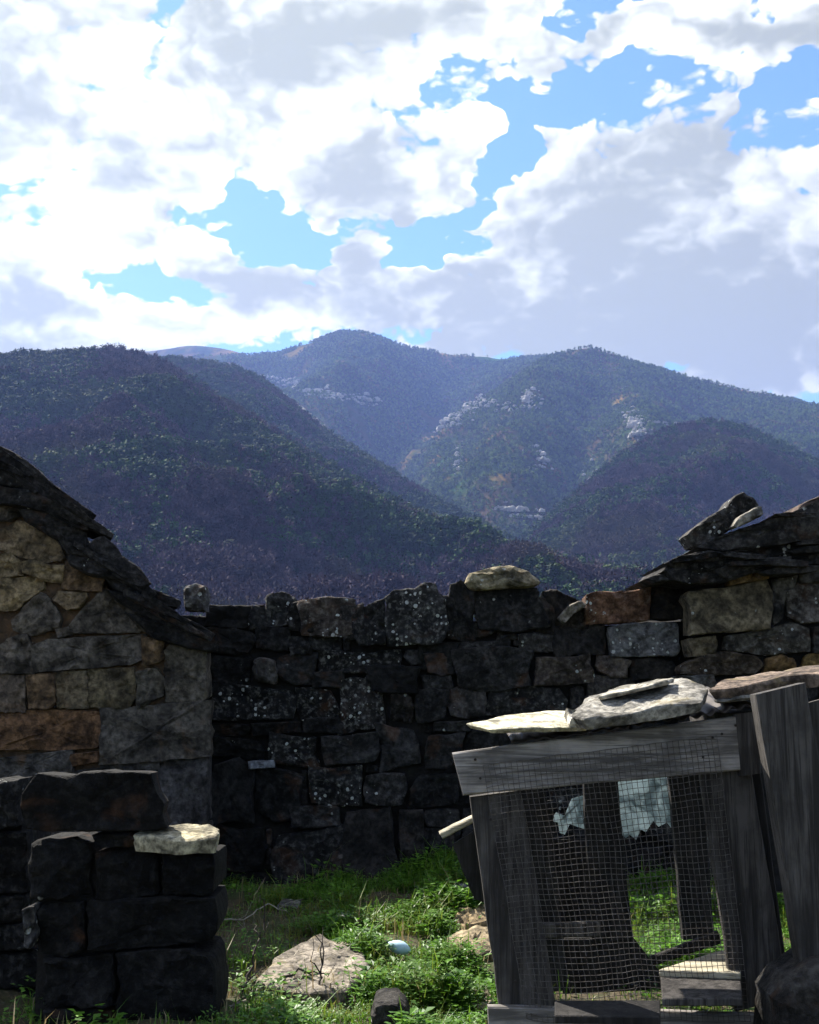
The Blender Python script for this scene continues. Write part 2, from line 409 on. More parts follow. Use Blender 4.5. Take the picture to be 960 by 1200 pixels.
mh_main = hill_mat('high_slope', (GREEN, BROWN, OCHRE, GREEN), 260)
mh_right = hill_mat('scrub_slope', (BROWN, GREEN, OCHRE, BROWN), 160)
mh_wood = hill_mat('leaf_litter_slope', (PURP, BROWN, PURP, GREEN), 90)

hillF, GF = hill('hills', [(-260, 432, 5300), (40, 420, 5300), (95, 411, 5300), (140, 414, 5300), (185, 411, 5200), (222, 404, 5100), (262, 408, 5000), (340, 430, 4900)],
             [(-260, 560, 4500), (340, 520, 4400)], mh_far, 60, 16, amp=60, wl=500, seed=3)
hillB, GB = hill('hills', [(150, 440, 4300), (215, 420, 4250), (260, 416, 4200), (318, 415, 4200), (345, 408, 4150), (378, 396, 4100), (410, 388, 4050), (440, 394, 4000), (475, 407, 3950), (530, 415, 4000),
                           (590, 421, 4000), (640, 417, 3900), (700, 412, 3900), (760, 440, 3900)],
             [(150, 640, 2500), (420, 640, 2300), (520, 660, 2200), (760, 640, 2400)], mh_main, 130, 70, amp=150, wl=620, ridge_rough=6, seed=5,
             spur=lambda px, s: -150*math.exp(-((px-(545-130*s))/48)**2)+90*math.exp(-((px-(420-60*s))/60)**2))
hillE, GE = hill('hills', [(430, 640, 2250), (480, 585, 2400), (505, 520, 2600), (530, 488, 2750), (560, 470, 2850), (600, 447, 2950), (640, 420, 3050), (665, 411, 3080), (685, 406, 3100), (715, 414, 3100), (750, 427, 3050),
                           (800, 441, 3000), (860, 455, 3000), (930, 469, 3000), (1000, 483, 3000), (1200, 515, 3000)],
             [(430, 700, 1700), (560, 690, 1650), (760, 700, 1600), (1200, 700, 1650)], mh_right, 170, 80, amp=75, wl=430, ridge_rough=5, seed=11,
             spur=lambda px, s: 60*math.exp(-((px-(620-40*s))/45)**2)-70*math.exp(-((px-(700-30*s))/36)**2)+55*math.exp(-((px-(760+10*s))/40)**2)-40*math.exp(-((px-(860+10*s))/40)**2))
hillC2, GC2 = hill('hills', [(60, 450, 1750), (130, 432, 1800), (185, 421, 1850), (225, 427, 1850), (262, 431, 1850), (300, 444, 1820), (335, 470, 1780), (375, 505, 1720), (420, 533, 1650), (470, 565, 1560), (530, 600, 1450), (600, 640, 1350), (700, 690, 1200)],
             [(60, 620, 1150), (350, 740, 900), (700, 800, 850)], mh_wood, 120, 60, amp=40, wl=240, ridge_rough=2, seed=17)
hillD, GD = hill('hills', [(500, 740, 1250), (560, 690, 1350), (600, 648, 1450), (640, 612, 1500), (690, 570, 1560), (735, 532, 1600), (780, 507, 1650), (825, 496, 1680), (870, 504, 1680), (910, 522, 1660), (960, 545, 1640), (1040, 575, 1600), (1200, 610, 1600)],
             [(500, 830, 850), (760, 830, 800), (1200, 830, 820)], mh_wood, 120, 70, amp=45, wl=230, ridge_rough=2, seed=23)
hillC, GC = hill('hills', [(-220, 440, 1250), (-80, 428, 1250), (0, 422, 1250), (60, 419, 1250), (120, 416, 1250), (152, 416, 1250), (190, 430, 1230), (230, 455, 1200), (300, 500, 1140), (370, 543, 1080), (450, 592, 1000), (530, 628, 930), (610, 655, 860), (690, 675, 800), (800, 705, 720), (960, 740, 640), (1200, 780, 600)],
             [(-220, 850, 420), (300, 850, 400), (1200, 850, 400)], mh_wood, 170, 90, amp=42, wl=170, ridge_rough=1.2, seed=29, prof=1.15)

# ---- woods: many small crowns set on the slopes
def crown_proto(name, seed, bare, mat, mat2, n=110):
    r = random.Random(seed); V, Fc, mi = [], [], []
    def tri(c, a, b):
        k = len(V); V.extend([tuple(c+a), tuple(c-a*.5+b), tuple(c-a*.5-b)]); Fc.append((k, k+1, k+2)); mi.append(0)
    # trunk
    for k in range(5):
        a = 2*math.pi*k/5; V.append((.022*math.cos(a), .022*math.sin(a), -.05))
    for k in range(5):
        a = 2*math.pi*k/5; V.append((.012*math.cos(a), .012*math.sin(a), .6))
    for k in range(5): Fc.append((k, (k+1) % 5, 5+(k+1) % 5, 5+k)); mi.append(1)
    lobes = [(Vector((r.uniform(-.2, .2), r.uniform(-.2, .2), r.uniform(.35, .78))), r.uniform(.16, .27)) for _ in range(7)]
    for _ in range(n):
        c, rad = r.choice(lobes)
        d = Vector((r.gauss(0, 1), r.gauss(0, 1), r.gauss(0, 1))).normalized()
        pnt = c+d*rad*(r.random()**.4)
        if bare:
            up = (d*.8+Vector((0, 0, .35))+Vector((r.gauss(0, .5), r.gauss(0, .5), r.gauss(0, .3)))).normalized()
            side = up.orthogonal().normalized(); side.rotate(Matrix.Rotation(r.random()*6.28, 3, up))
            tri(pnt, up*r.uniform(.06, .11), side*r.uniform(.022, .045))
        else:
            nrm = (d+Vector((r.gauss(0, .5), r.gauss(0, .5), r.gauss(0, .5)+.3))).normalized()
            a = nrm.orthogonal().normalized(); a.rotate(Matrix.Rotation(r.random()*6.28, 3, nrm)); b = nrm.cross(a)
            tri(pnt, a*r.uniform(.06, .11), b*r.uniform(.05, .09))
    me = bpy.data.meshes.new(name); me.from_pydata(V, [], Fc); me.materials.append(mat); me.materials.append(mat2)
    me.polygons.foreach_set('material_index', mi); me.update()
    return bpy.data.objects.new(name, me)
def leaf_mat(name, c1, c2, c3=None, trans=0.0):
    m, t, p = new_mat(name)
    oi = t.n('ShaderNodeObjectInfo'); g_ = t.n('ShaderNodeNewGeometry')
    c = t.mix(oi.outputs['Random'], c1, c2)
    if c3: c = t.mix(t.mr(t.noise(g_.outputs['Position'], 1/140, 4, .6).outputs['Fac'], .5, .68), c, c3)
    setp(t, p, 'Base Color', c); setp(t, p, 'Roughness', 0.8); setp(t, p, 'Specular IOR Level', 0.1)
    return m
mt_ever = leaf_mat('evergreen_foliage', (0.006, 0.020, 0.007), (0.032, 0.080, 0.016), (0.055, 0.075, 0.018))
mt_bare = leaf_mat('bare_twigs', (0.016, 0.011, 0.017), (0.095, 0.066, 0.085), (0.055, 0.05, 0.03))
mt_scrub = leaf_mat('scrub_foliage', (0.012, 0.034, 0.010), (0.11, 0.18, 0.03))
mt_bark = leaf_mat('bark', (0.04, 0.033, 0.03), (0.06, 0.05, 0.045))
protos = bpy.data.collections.new('tree_kinds')
for k in range(3): protos.objects.link(crown_proto('a_evergreen_%d' % k, 100+k, False, mt_ever, mt_bark))
for k in range(3): protos.objects.link(crown_proto('b_bare_%d' % k, 200+k, True, mt_bare, mt_bark, 150))
protos2 = bpy.data.collections.new('scrub_kinds')
for k in range(3): protos2.objects.link(crown_proto('c_scrub_%d' % k, 300+k, False, mt_scrub, mt_bark, 70))
def forest_nodes(name, coll):
    ng = bpy.data.node_groups.new(name, 'GeometryNodeTree')
    ng.interface.new_socket('Geometry', in_out='INPUT', socket_type='NodeSocketGeometry')
    ng.interface.new_socket('Geometry', in_out='OUTPUT', socket_type='NodeSocketGeometry')
    t = NT(ng)
    gi = t.n('NodeGroupInput'); go = t.n('NodeGroupOutput')
    ci = t.n('GeometryNodeCollectionInfo'); ci.inputs['Collection'].default_value = coll
    ci.inputs['Separate Children'].default_value = True; ci.inputs['Reset Children'].default_value = True
    def attr(nm, ty):
        nd = t.n('GeometryNodeInputNamedAttribute', data_type=ty); nd.inputs['Name'].default_value = nm; return nd.outputs['Attribute']
    mp = t.n('GeometryNodeMeshToPoints', ins={'Mesh': gi.outputs[0]})
    rot = t.n('ShaderNodeCombineXYZ', ins={2: attr('turn', 'FLOAT')})
    iop = t.n('GeometryNodeInstanceOnPoints', ins={'Points': mp.outputs[0], 'Instance': ci.outputs[0], 'Instance Index': attr('pick', 'INT')})
    iop.inputs['Pick Instance'].default_value = True
    ng.links.new(rot.outputs[0], iop.inputs['Rotation'])
    ng.links.new(attr('size', 'FLOAT_VECTOR'), iop.inputs['Scale'])
    ng.links.new(iop.outputs[0], go.inputs[0])
    return ng
ng_tree = forest_nodes('set_trees', protos); ng_scrub = forest_nodes('set_scrub', protos2)
def forest(name, G, n, size, ng, label, ever=None, keep=None, seed=0, cat='trees'):
    """n crowns at random on the slope grid G"""
    r = np.random.default_rng(seed)
    ny, nx = G.shape[0]-1, G.shape[1]-1
    A = np.linalg.norm(np.cross(G[1:, :-1]-G[:-1, :-1], G[:-1, 1:]-G[:-1, :-1]), axis=2).ravel()
    # thin out with distance so that each tree still shows
    cum = np.cumsum(A); ids = np.searchsorted(cum, r.random(n)*cum[-1])
    j, i = ids//nx, ids % nx; a, b = r.random(n)[:, None], r.random(n)[:, None]
    P = (G[j, i]*(1-a)+G[j, i+1]*a)*(1-b)+(G[j+1, i]*(1-a)+G[j+1, i+1]*a)*b
    tt = (j+b[:, 0])/ny; ii = (i+a[:, 0])/nx
    nz = np.array([fbm(x/120, y/120, seed, 3) for x, y, z in P])
    ok = np.ones(n, bool)
    if keep is not None: ok = np.array([keep(u, v, q, rr) for u, v, q, rr in zip(ii, tt, nz, r.random(n))])
    P, tt, nz, ii = P[ok], tt[ok], nz[ok], ii[ok]; n = len(P)
    pick = r.integers(0, 3, n)
    if ever is not None:
        pe = np.array([ever(u, v, q) for u, v, q in zip(ii, tt, nz)]); pick = pick+np.where(r.random(n) < pe, 0, 3)
    s = size*(.5+1.0*r.random(n)**1.5)
    size_v = np.stack([s*r.uniform(.8, 1.25, n), s*r.uniform(.8, 1.25, n), s*r.uniform(.85, 1.2, n)], 1)
    me = bpy.data.meshes.new(name); me.vertices.add(n); me.vertices.foreach_set('co', P.astype(np.float32).ravel())
    for nm, ty, dat, f in (('size', 'FLOAT_VECTOR', size_v.astype(np.float32).ravel(), 'vector'), ('turn', 'FLOAT', (r.random(n)*6.28).astype(np.float32), 'value'), ('pick', 'INT', pick.astype(np.int32), 'value')):
        at_ = me.attributes.new(nm, ty, 'POINT'); at_.data.foreach_set(f, dat)
    o = bpy.data.objects.new(name, me); col.objects.link(o)
    md = o.modifiers.new('trees', 'NODES'); md.node_group = ng
    return tag(o, label, cat, kind='stuff')
forest('forest', GC, 62000, 10.5, ng_tree, 'dark purple and green woodland covering the near left slope', ever=lambda u, v, q: 0.62+q*1.9-0.75*v, keep=lambda u, v, q, r_: r_ < 1.25-abs(q-.28)**-.5*.12, seed=41)
forest('forest', GC2, 46000, 11.0, ng_tree, 'green woodland on the second ridge behind the near left slope', ever=lambda u, v, q: 0.75+q*1.2, seed=42)
forest('forest', GD, 46000, 11.0, ng_tree, 'bare purple brown woodland on the low right hill', ever=lambda u, v, q: 0.16+q*1.2+(0.45 if v < .10 else 0), seed=43)
forest('scrub', GE, 90000, 9.5, ng_scrub, 'scattered green scrub on the right mountain with rocky bands', keep=lambda u, v, q, r_: r_ < max(.3, .72+q*1.7)+(.45 if v < .16 and u > .38 else 0), seed=44, cat='scrub')
forest('scrub', GB, 90000, 11.0, ng_scrub, 'scattered green scrub on the highest rounded peak', keep=lambda u, v, q, r_: r_ < 0.75+q*1.4, seed=45, cat='scrub')

# ---- pale rock bands on the mountains
def surf(G, px, py):
    """the point of slope grid G seen in the direction (px, py)"""
    d = ray(px, py); d = np.array(d)/d.y
    P = G.reshape(-1, 3)-np.array(CAM); Q = P/P[:, 1:2]
    k = np.argmin((Q[:, 0]-d[0])**2+(Q[:, 2]-d[2])**2)
    return P[k]+np.array(CAM)
m_rock = plain_mat('pale_limestone', (0.42, 0.41, 0.39), (0.26, 0.24, 0.21), 0.2, bump=0.6, dist=2.0)
def rocks(G, label, spots, seed, size=(7, 17)):
    r = random.Random(seed); V, Fc = [], []
    for (x0, y0, x1, y1, n, spread) in spots:
        for _ in range(int(n*4)):
            s = r.random(); px = x0+(x1-x0)*s+r.gauss(0, spread*.9); py = y0+(y1-y0)*s+r.gauss(0, spread*.6)
            P = Vector(surf(G, px, py)); q = r.uniform(*size)*(.5 if r.random() < .5 else 1)
            P += Vector((r.uniform(-16, 16), r.uniform(-8, 8), -q*.1+r.uniform(-8, 8)*.0))
            k = len(V); ang = r.random()*6.28
            for h, w in ((-.6, 1.0), (.35, .85), (.75, .4)):
                for a in range(6):
                    th = ang+a*math.pi/3; ww = w*r.uniform(.7, 1.2)*q
                    V.append((P.x+math.cos(th)*ww*1.3, P.y+math.sin(th)*ww*.7, P.z+h*q*r.uniform(.7, 1.2)))
            for j in (0, 1):
                for a in range(6): Fc.append((k+j*6+a, k+j*6+(a+1) % 6, k+(j+1)*6+(a+1) % 6, k+(j+1)*6+a))
            Fc.append(tuple(k+12+a for a in range(6)))
    return tag(mesh_obj('rock_outcrop', V, Fc, m_rock), label, 'rocks', kind='stuff')
rocks(GB, 'pale limestone bands below the left shoulder of the highest peak', [(335, 446, 385, 462, 40, 5), (350, 458, 440, 470, 60, 4), (300, 440, 345, 452, 20, 4)], 1, (3, 9))
rocks(GE, 'pale limestone outcrops across the right mountain face', [(500, 478, 540, 494, 60, 7), (540, 490, 570, 466, 45, 5), (570, 470, 600, 478, 16, 4), (548, 520, 538, 555, 16, 2), (620, 460, 624, 476, 16, 4),
      (622, 520, 632, 550, 14, 5), (740, 480, 752, 510, 34, 3), (745, 495, 800, 500, 12, 6), (590, 595, 625, 605, 14, 6), (690, 560, 720, 540, 8, 9)], 2, (3, 8))
rocks(GC2, 'grey rock strip along the second ridge', [(318, 452, 352, 478, 26, 3), (352, 475, 382, 495, 18, 3)], 3, (2, 5))

# ------------------------------------------------------------------ back wall
YB = 9.6
wall = empty('dry_stone_wall', (0.6, YB, 0))
tag(wall, 'tall dark dry stone wall with broken top closing the yard', 'wall')
core_block('rubble_core', [(215, 750), (300, 735), (440, 740), (560, 730), (680, 735), (800, 728), (1010, 728)], YB+0.10, 0.42, -0.3, M['core'], wall)
BW = [  # outline box in the photograph, tone, lichen, warmth
 ((205,724),(242,762),.9,.0,0), ((292,710),(322,738),1.3,.2,0), ((338,706),(366,742),1.2,.2,.1), ((398,708),(428,748),1.4,.3,.1), ((512,698),(536,748),1.1,.1,0), ((630,698),(650,742),1.4,.1,.2), ((668,712),(692,738),1.5,.1,.2), ((241,708),(309,738),1.0,.0,0), ((310,693),(353,736),1.6,.5,0), ((352,700),(419,748),3.4,.5,.35),
 ((524,683),(556,750),.8,.1,0), ((556,688),(640,741),1.1,.15,0),
 ((241,738),(300,767),1.0,.0,0), ((300,735),(340,762),1.3,.1,0), ((338,744),(366,766),1.8,.3,0), ((363,741),(400,765),1.8,.3,0),
 ((372,762),(470,790),1.4,.75,0), ((243,768),(294,803),.8,.1,0), ((296,770),(325,800),2.8,.0,.1), ((324,767),(372,805),1.1,.1,0), ((366,787),(402,805),1.4,.1,0),
 ((246,806),(345,845),.8,.65,0), ((346,804),(398,845),1.1,.7,0), ((397,790),(452,856),1.8,.95,.1), ((433,781),(490,812),.8,.0,0),
 ((494,790),(530,809),1.6,.2,0), ((474,760),(494,779),2.8,.2,0), ((490,753),(536,787),1.1,.05,0), ((456,810),(485,846),2.2,.2,.35), ((485,809),(524,846),1.4,.1,0),
 ((525,803),(569,843),2.8,.2,.1), ((532,758),(624,808),1.6,.15,0), ((537,750),(600,768),1.1,.3,0), ((608,740),(657,766),1.5,.4,0), ((650,732),(713,768),1.4,.05,0),
 ((626,769),(698,804),2.0,.3,.3), ((571,803),(668,839),1.7,.5,0), ((697,770),(738,794),3.6,.2,.15), ((688,791),(745,823),1.6,.3,.05), ((669,805),(688,835),1.8,.2,0),
 ((764,684),(804,729),.9,.0,.1), ((738,772),(795,796),1.1,.05,0), ((498,766),(532,792),1.5,.05,0),
 ((243,847),(294,864),.8,.1,0), ((294,847),(353,861),1.0,.1,0), ((354,839),(404,860),.9,.1,0), ((243,865),(312,890),.8,.1,0), ((313,862),(373,900),.9,.7,0),
 ((376,860),(444,897),1.5,.1,0), ((446,849),(495,902),2.0,.05,0), ((497,860),(545,901),1.3,.1,0), ((508,845),(552,858),1.5,.1,0), ((546,850),(600,888),1.2,.1,0),
 ((244,892),(297,966),1.5,.0,0), ((297,903),(350,962),1.2,.1,0), ((360,899),(424,943),2.1,.75,0), ((426,906),(479,945),2.1,.25,.05), ((481,906),(536,945),1.3,.1,0), ((536,902),(575,945),1.2,.0,0),
 ((340,946),(400,971),1.3,.2,0), ((401,946),(466,1042),1.3,.0,.1), ((467,946),(497,1042),1.3,.0,.15), ((497,948),(541,969),1.6,.1,0), ((497,972),(537,1003),1.7,.2,0), ((540,948),(590,1000),1.2,0,0),
 ((318,973),(400,1041),1.7,.35,0), ((252,968),(310,1022),.8,.0,0), ((498,1004),(565,1050),1.6,.0,.1),
 ((252,1023),(320,1070),.8,.0,0), ((322,1043),(400,1085),.9,.0,0), ((402,1044),(470,1085),.9,.0,0), ((472,1044),(540,1080),1.0,.0,0),
]
def back(poly, k, l, w, **kw):
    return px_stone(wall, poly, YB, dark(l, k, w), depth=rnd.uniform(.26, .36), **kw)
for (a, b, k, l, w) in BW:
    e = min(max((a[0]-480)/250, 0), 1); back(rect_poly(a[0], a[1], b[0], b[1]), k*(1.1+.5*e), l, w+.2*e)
back([(411,722),(424,712),(452,698),(453,756),(420,757),(413,740)], .9, .3, 0, proud=.07)
back([(451,700),(461,690),(486,690),(497,682),(511,684),(514,695),(524,702),(526,740),(520,755),(455,757),(452,735)], 2.3, .9, 0, proud=.09, rough=.035)
back([(636,692),(652,690),(680,704),(684,730),(640,742)], 1.9, .05, .35)
px_stone(wall, [(685,696),(700,693),(742,692),(763,687),(764,728),(686,732)], YB, (.085,.044,.026,.35), .34, proud=.06)
px_stone(wall, [(714,735),(730,730),(795,728),(798,760),(792,769),(716,770)], YB, (.085,.082,.082,.8), .34, proud=.05)
# courses behind the hutch, and the small stones that wedge the gaps
y = 846
while y < 1075:
    h = rnd.uniform(26, 42); x = 600+rnd.uniform(-20, 0) if y < 1000 else 566
    while x < 1000:
        w = rnd.uniform(34, 78); back(rect_poly(x, y, x+w-2, y+h-2), rnd.uniform(.9, 1.7), rnd.choice((0, 0, .2, .5)), rnd.choice((0, 0, .2))); x += w
    y += h
occ = np.zeros((600, 400), bool)     # 2 px cells from (240,690)
for (a, b, *_) in BW: occ[int((a[1]-690)//2):int((b[1]-690)//2)+1, int((a[0]-240)//2):int((b[0]-240)//2)+1] = True
for (x0, y0, x1, y1) in ((411,700,453,757),(451,684,526,757),(636,692,684,742),(685,690,764,732),(714,728,798,770),(600,846,1000,1075)):
    occ[int((y0-690)//2):int((y1-690)//2)+1, int((x0-240)//2):int((x1-240)//2)+1] = True
for j in range(18, 185):
    for i in range(2, 278):
        if occ[j, i]: continue
        w = 1
        while w < 22 and i+w < 280 and not occ[j, i+w]: w += 1
        h = 1
        while h < 11 and not occ[j+h, i:i+w].any(): h += 1
        occ[j:j+h, i:i+w] = True
        if w >= 3 and h >= 3:
            back(rect_poly(240+2*i, 690+2*j, 240+2*(i+w), 690+2*(j+h)), rnd.uniform(.9, 2.0), rnd.choice((0, .2)), rnd.choice((0, .15)), K=18, proud=-.03)
px_stone(wall, [(290,892),(321,891),(322,900),(291,902)], YB-.05, (.16,.17,.19,0), .12, name='stone', K=18)
# loose stones lying on the wall
def loose(name, poly, Y, color, depth, label, mat='stone', cat='stone', **kw):
    o = px_stone(None, poly, Y, color, depth, proud=0, mat=mat, name=name, **kw)
    return tag(o, label, cat, 'loose stones lying on walls and roofs')
loose('capstone', [(545,683),(549,671),(580,663),(598,661),(622,668),(636,682),(628,687),(552,692)], YB-.12, (.16,.135,.085,.45), .42, 'pale lichen covered boulder lying on top of the back wall', rough=.05, bevel=.08)
loose('loose_stone', [(654,724),(668,708),(682,703),(688,710),(672,720),(662,731)], YB-.14, (.10,.085,.065,.3), .2, 'small thin stone tilted against the rusty orange block of the wall')

# ------------------------------------------------------------------ left house
def interp_line(L, x):
    for a, b in zip(L, L[1:]):
        if x <= b[0]: return a[1]+(b[1]-a[1])*(x-a[0])/(b[0]-a[0])
    return L[-1][1]
def tone(c):
    k = rnd.uniform(.72, .98); return (c[0]*k*1.08, c[1]*k, c[2]*k*.88, 0)
def grow(poly, k):
    cx = sum(p[0] for p in poly)/len(poly); cy = sum(p[1] for p in poly)/len(poly)
    return [(cx+(a-cx)*k, cy+(b-cy)*k) for a, b in poly]
YH = 9.0
house = empty('stone_house', (-2.6, YH, 0)); tag(house, 'stone house gable at the left with mortared rubble and stone slab roof', 'house')
core_block('mortar', [(-330, 470), (-120, 470), (0, 575), (60, 622), (125, 688), (180, 735), (240, 765)], YH+0.045, 3.0, -0.3, M['mortar'], house, .34)
GRY, TAN, YEL, BRN, RED = (.086,.078,.070,0), (.145,.115,.078,0), (.165,.132,.082,0), (.115,.080,.050,0), (.105,.062,.036,0)
HS = [
 ([(0,592),(10,588),(22,596),(24,604),(12,610),(-6,610)],GRY), ([(-8,627),(20,612),(46,614),(60,630),(76,652),(70,657),(45,657),(22,651),(-8,640)],TAN),
 ([(-4,655),(8,646),(26,660),(26,674),(-4,676)],YEL), ([(29,658),(42,655),(58,662),(72,662),(72,682),(52,680),(29,671)],YEL), ([(74,670),(80,655),(100,660),(122,680),(118,692),(72,690)],BRN),
 ([(-8,679),(30,677),(48,677),(50,690),(36,700),(20,714),(-8,714)],YEL), ([(17,738),(16,726),(30,710),(48,695),(58,705),(69,722),(68,735),(50,740),(35,744)],GRY),
 ([(62,702),(68,693),(100,695),(100,700),(92,712),(78,714)],TAN), ([(82,734),(96,716),(112,700),(122,692),(140,706),(162,732),(160,741),(85,741)],GRY),
 ([(65,737),(80,735),(84,743),(68,748)],GRY), ([(-6,760),(12,748),(30,743),(38,765),(40,788),(-6,788)],GRY), ([(42,758),(60,750),(90,748),(165,744),(164,770),(150,778),(90,783),(46,786)],(.07,.065,.06,0)),
 ([(166,745),(190,752),(192,772),(168,782)],BRN), ([(-6,792),(27,791),(28,833),(-6,834)],(.085,.07,.058,0)), ([(30,792),(62,790),(64,822),(58,830),(34,829)],BRN),
 ([(65,789),(100,787),(103,829),(68,829)],(.095,.08,.056,0)), ([(104,786),(155,784),(158,816),(150,829),(105,829)],(.105,.09,.06,0)), ([(160,788),(182,784),(192,796),(190,815),(162,829)],(.07,.066,.058,0)),
 ([(194,765),(206,756),(240,760),(241,815),(232,823),(194,820)],(.078,.072,.064,0)), ([(-6,836),(60,833),(120,836),(121,866),(112,876),(60,878),(-6,877)],RED),
 ([(122,832),(180,829),(241,824),(241,884),(190,890),(124,892)],(.070,.066,.062,0)), ([(-6,890),(40,884),(82,880),(83,905),(60,913),(-6,914)],(.082,.08,.082,0)), ([(84,884),(118,880),(118,892),(86,898)],RED),
 ([(120,896),(184,892),(184,925),(122,925)],(.055,.055,.06,0)), ([(187,893),(241,887),(241,962),(190,965)],(.05,.05,.056,0)), ([(190,968),(242,965),(242,1000),(190,1000)],(.045,.045,.05,0)),
 ([(120,930),(186,928),(186,1000),(120,1000)],(.05,.05,.056,0)), ([(-6,918),(118,905),(118,1000),(-6,1000)],(.055,.053,.056,0)),
 ([(126,694),(140,696),(168,712),(190,740),(165,738),(146,716)],(.07,.062,.05,0)), ([(195,742),(238,748),(240,756),(206,752)],(.05,.05,.05,0)),
 ([(-40,560),(-8,566),(-2,584),(-10,592),(-40,590)],TAN), ([(-60,600),(-12,596),(-12,680),(-60,690)],GRY), ([(-60,700),(-12,690),(-12,780),(-60,780)],TAN), ([(-60,790),(-10,790),(-10,900),(-60,900)],RED)]
for poly, c in HS: px_stone(house, grow(poly, 1.09), YH, tone(c), depth=.25, proud=rnd.uniform(.0, .035), mat='house_stone', bevel=.012, rough=.04, round_=.05, K=40)
for _ in range(46):           # chips pressed into the mortar
    px = rnd.uniform(0, 235); py = rnd.uniform(max(600, 600+(px)*.72), 905); s = rnd.uniform(3, 6)
    px_stone(house, [(px-s, py), (px-s*.3, py-s*.6), (px+s, py-s*.2), (px+s*.5, py+s*.5)], YH, rnd.choice(((.13,.10,.075,0),(.075,.07,.075,0),(.17,.12,.07,0))), depth=.1, proud=-.02, mat='house_stone', K=10, bevel=.008)
# stone slabs of the verge and roof
SL = [[(-30,505),(0,521),(14,527),(30,538),(48,552),(58,563),(80,580),(111,602),(106,607),(84,600),(55,588),(20,572),(-30,560)],
      [(-20,566),(12,571),(36,572),(58,584),(106,609),(104,621),(90,619),(58,602),(30,595),(8,588),(-20,588)],
      [(20,595),(52,597),(80,610),(104,624),(106,640),(88,640),(60,628),(30,610)],
      [(70,632),(100,640),(112,630),(122,628),(138,640),(146,655),(152,664),(135,664),(105,656),(80,648)],
      [(78,648),(120,655),(146,652),(164,664),(177,684),(168,690),(140,680),(104,672),(82,660)],
      [(122,676),(150,676),(180,690),(214,704),(212,714),(176,706),(140,694)],
      [(124,690),(160,700),(206,718),(236,732),(252,742),(248,752),(214,744),(170,722),(138,704)],
      [(146,716),(190,730),(240,750),(258,752),(256,764),(222,760),(182,748)],
      [(-120,440),(-60,470),(-6,512),(-10,545),(-60,520),(-120,490)]]
for k, poly in enumerate(SL):
    s = rnd.uniform(.010, .02)
    px_stone(house, poly, YH-rnd.uniform(.10, .2), (s*1.1, s, s*.95, .12), depth=rnd.uniform(.7, 1.0), shear=.34, proud=0, name='roof_slab', bevel=.03, rough=.03, round_=.12, K=34)
for k in range(22):           # thin slabs stepping down the verge
    px = -10+k*11.2+rnd.uniform(-5, 5); top = interp_line([(-20,512),(0,524),(30,542),(60,568),(108,606),(115,634),(140,648),(176,688),(214,712),(260,750)], px)
    py = top+rnd.uniform(5, 26); ln = rnd.uniform(24, 40); th = rnd.uniform(3, 5.5); an = R(rnd.uniform(24, 40)); ca, sa = math.cos(an), math.sin(an)
    P = [(-ln, -th*.6), (-ln*.3, -th), (ln*.5, -th*.9), (ln, -th*.2), (ln*.93, th*.7), (ln*.1, th), (-ln*.9, th*.8)]
    s = rnd.uniform(.008, .024)
    px_stone(house, [(px+a*ca-b*sa, py+a*sa+b*ca) for a, b in P], YH-rnd.uniform(.12, .27), (s*1.1, s, s*.95, .15), depth=rnd.uniform(.4, .6), shear=.34, proud=0, name='roof_slab', bevel=.012, rough=.02, round_=.05, K=30)
for row in (1, 2):            # the roof goes on behind the verge
    for k, poly in enumerate(SL[:8:2]):
        px_stone(house, [(480+(a-480)*9/(9+.75*row)-44*row*.72, 810+(b-810)*9/(9+.75*row)+6) for a, b in poly], YH+.75*row, (.016, .015, .014, .2), depth=.8, proud=0, name='roof_slab', bevel=.03, rough=.03, round_=.12, K=26)
loose('loose_stone', [(212,692),(216,686),(228,683),(239,686),(242,696),(240,716),(216,716)], YH-.05, (.045,.042,.04,.85), .22, 'rounded lichen stone standing at the lower end of the house roof', rough=.03, bevel=.06)

# ------------------------------------------------------------------ right barn
YR = 9.25
barn = empty('stone_barn', (3.3, YR, 0)); tag(barn, 'low stone barn corner at the right under overhanging roof slabs', 'barn')
core_block('rubble_core', [(815, 690), (860, 672), (960, 645), (1150, 600)], YR+0.08, 2.5, -0.3, M['core'], barn)
def bs(poly, c, **kw): return px_stone(barn, poly, YR, c, depth=.34, proud=kw.pop('proud', rnd.uniform(0, .05)), **kw)
bs([(806,692),(850,688),(880,682),(903,676),(906,705),(904,738),(840,742),(810,744)], (.10,.08,.05,.15), proud=.06, rough=.02)
bs([(906,678),(935,674),(930,690),(918,706),(918,726),(906,736)], (.05,.045,.04,.3))
bs([(921,694),(935,682),(968,680),(970,728),(940,732),(924,722)], (.05,.042,.036,.6))
bs([(807,748),(840,744),(842,766),(812,770)], (.07,.055,.034,.3)); bs([(847,745),(880,740),(905,735),(928,728),(950,736),(952,764),(900,768),(848,762)], (.045,.04,.032,.55))
bs([(800,780),(822,768),(850,762),(886,768),(895,778),(884,790),(830,792),(800,790)], (.052,.038,.026,.3)); bs([(895,788),(900,772),(915,766),(932,772),(936,790),(925,798),(896,798)], (.11,.065,.026,.1))
bs([(938,790),(946,768),(965,762),(985,770),(985,796),(940,798)], (.13,.085,.03,.1)); bs([(955,734),(1000,730),(1000,764),(956,766)], (.03,.028,.026,.2))
bs([(936,660),(975,652),(980,680),(938,684)], (.045,.042,.04,.1)); bs([(855,677),(880,668),(902,666),(903,678),(856,686)], (.12,.075,.03,.1), name='stone', proud=.09)
bs([(796,792),(838,790),(842,808),(800,815)], (.04,.038,.034,.2))
bs([(905,664),(930,660),(934,672),(906,674)], (.05,.045,.035,.1))
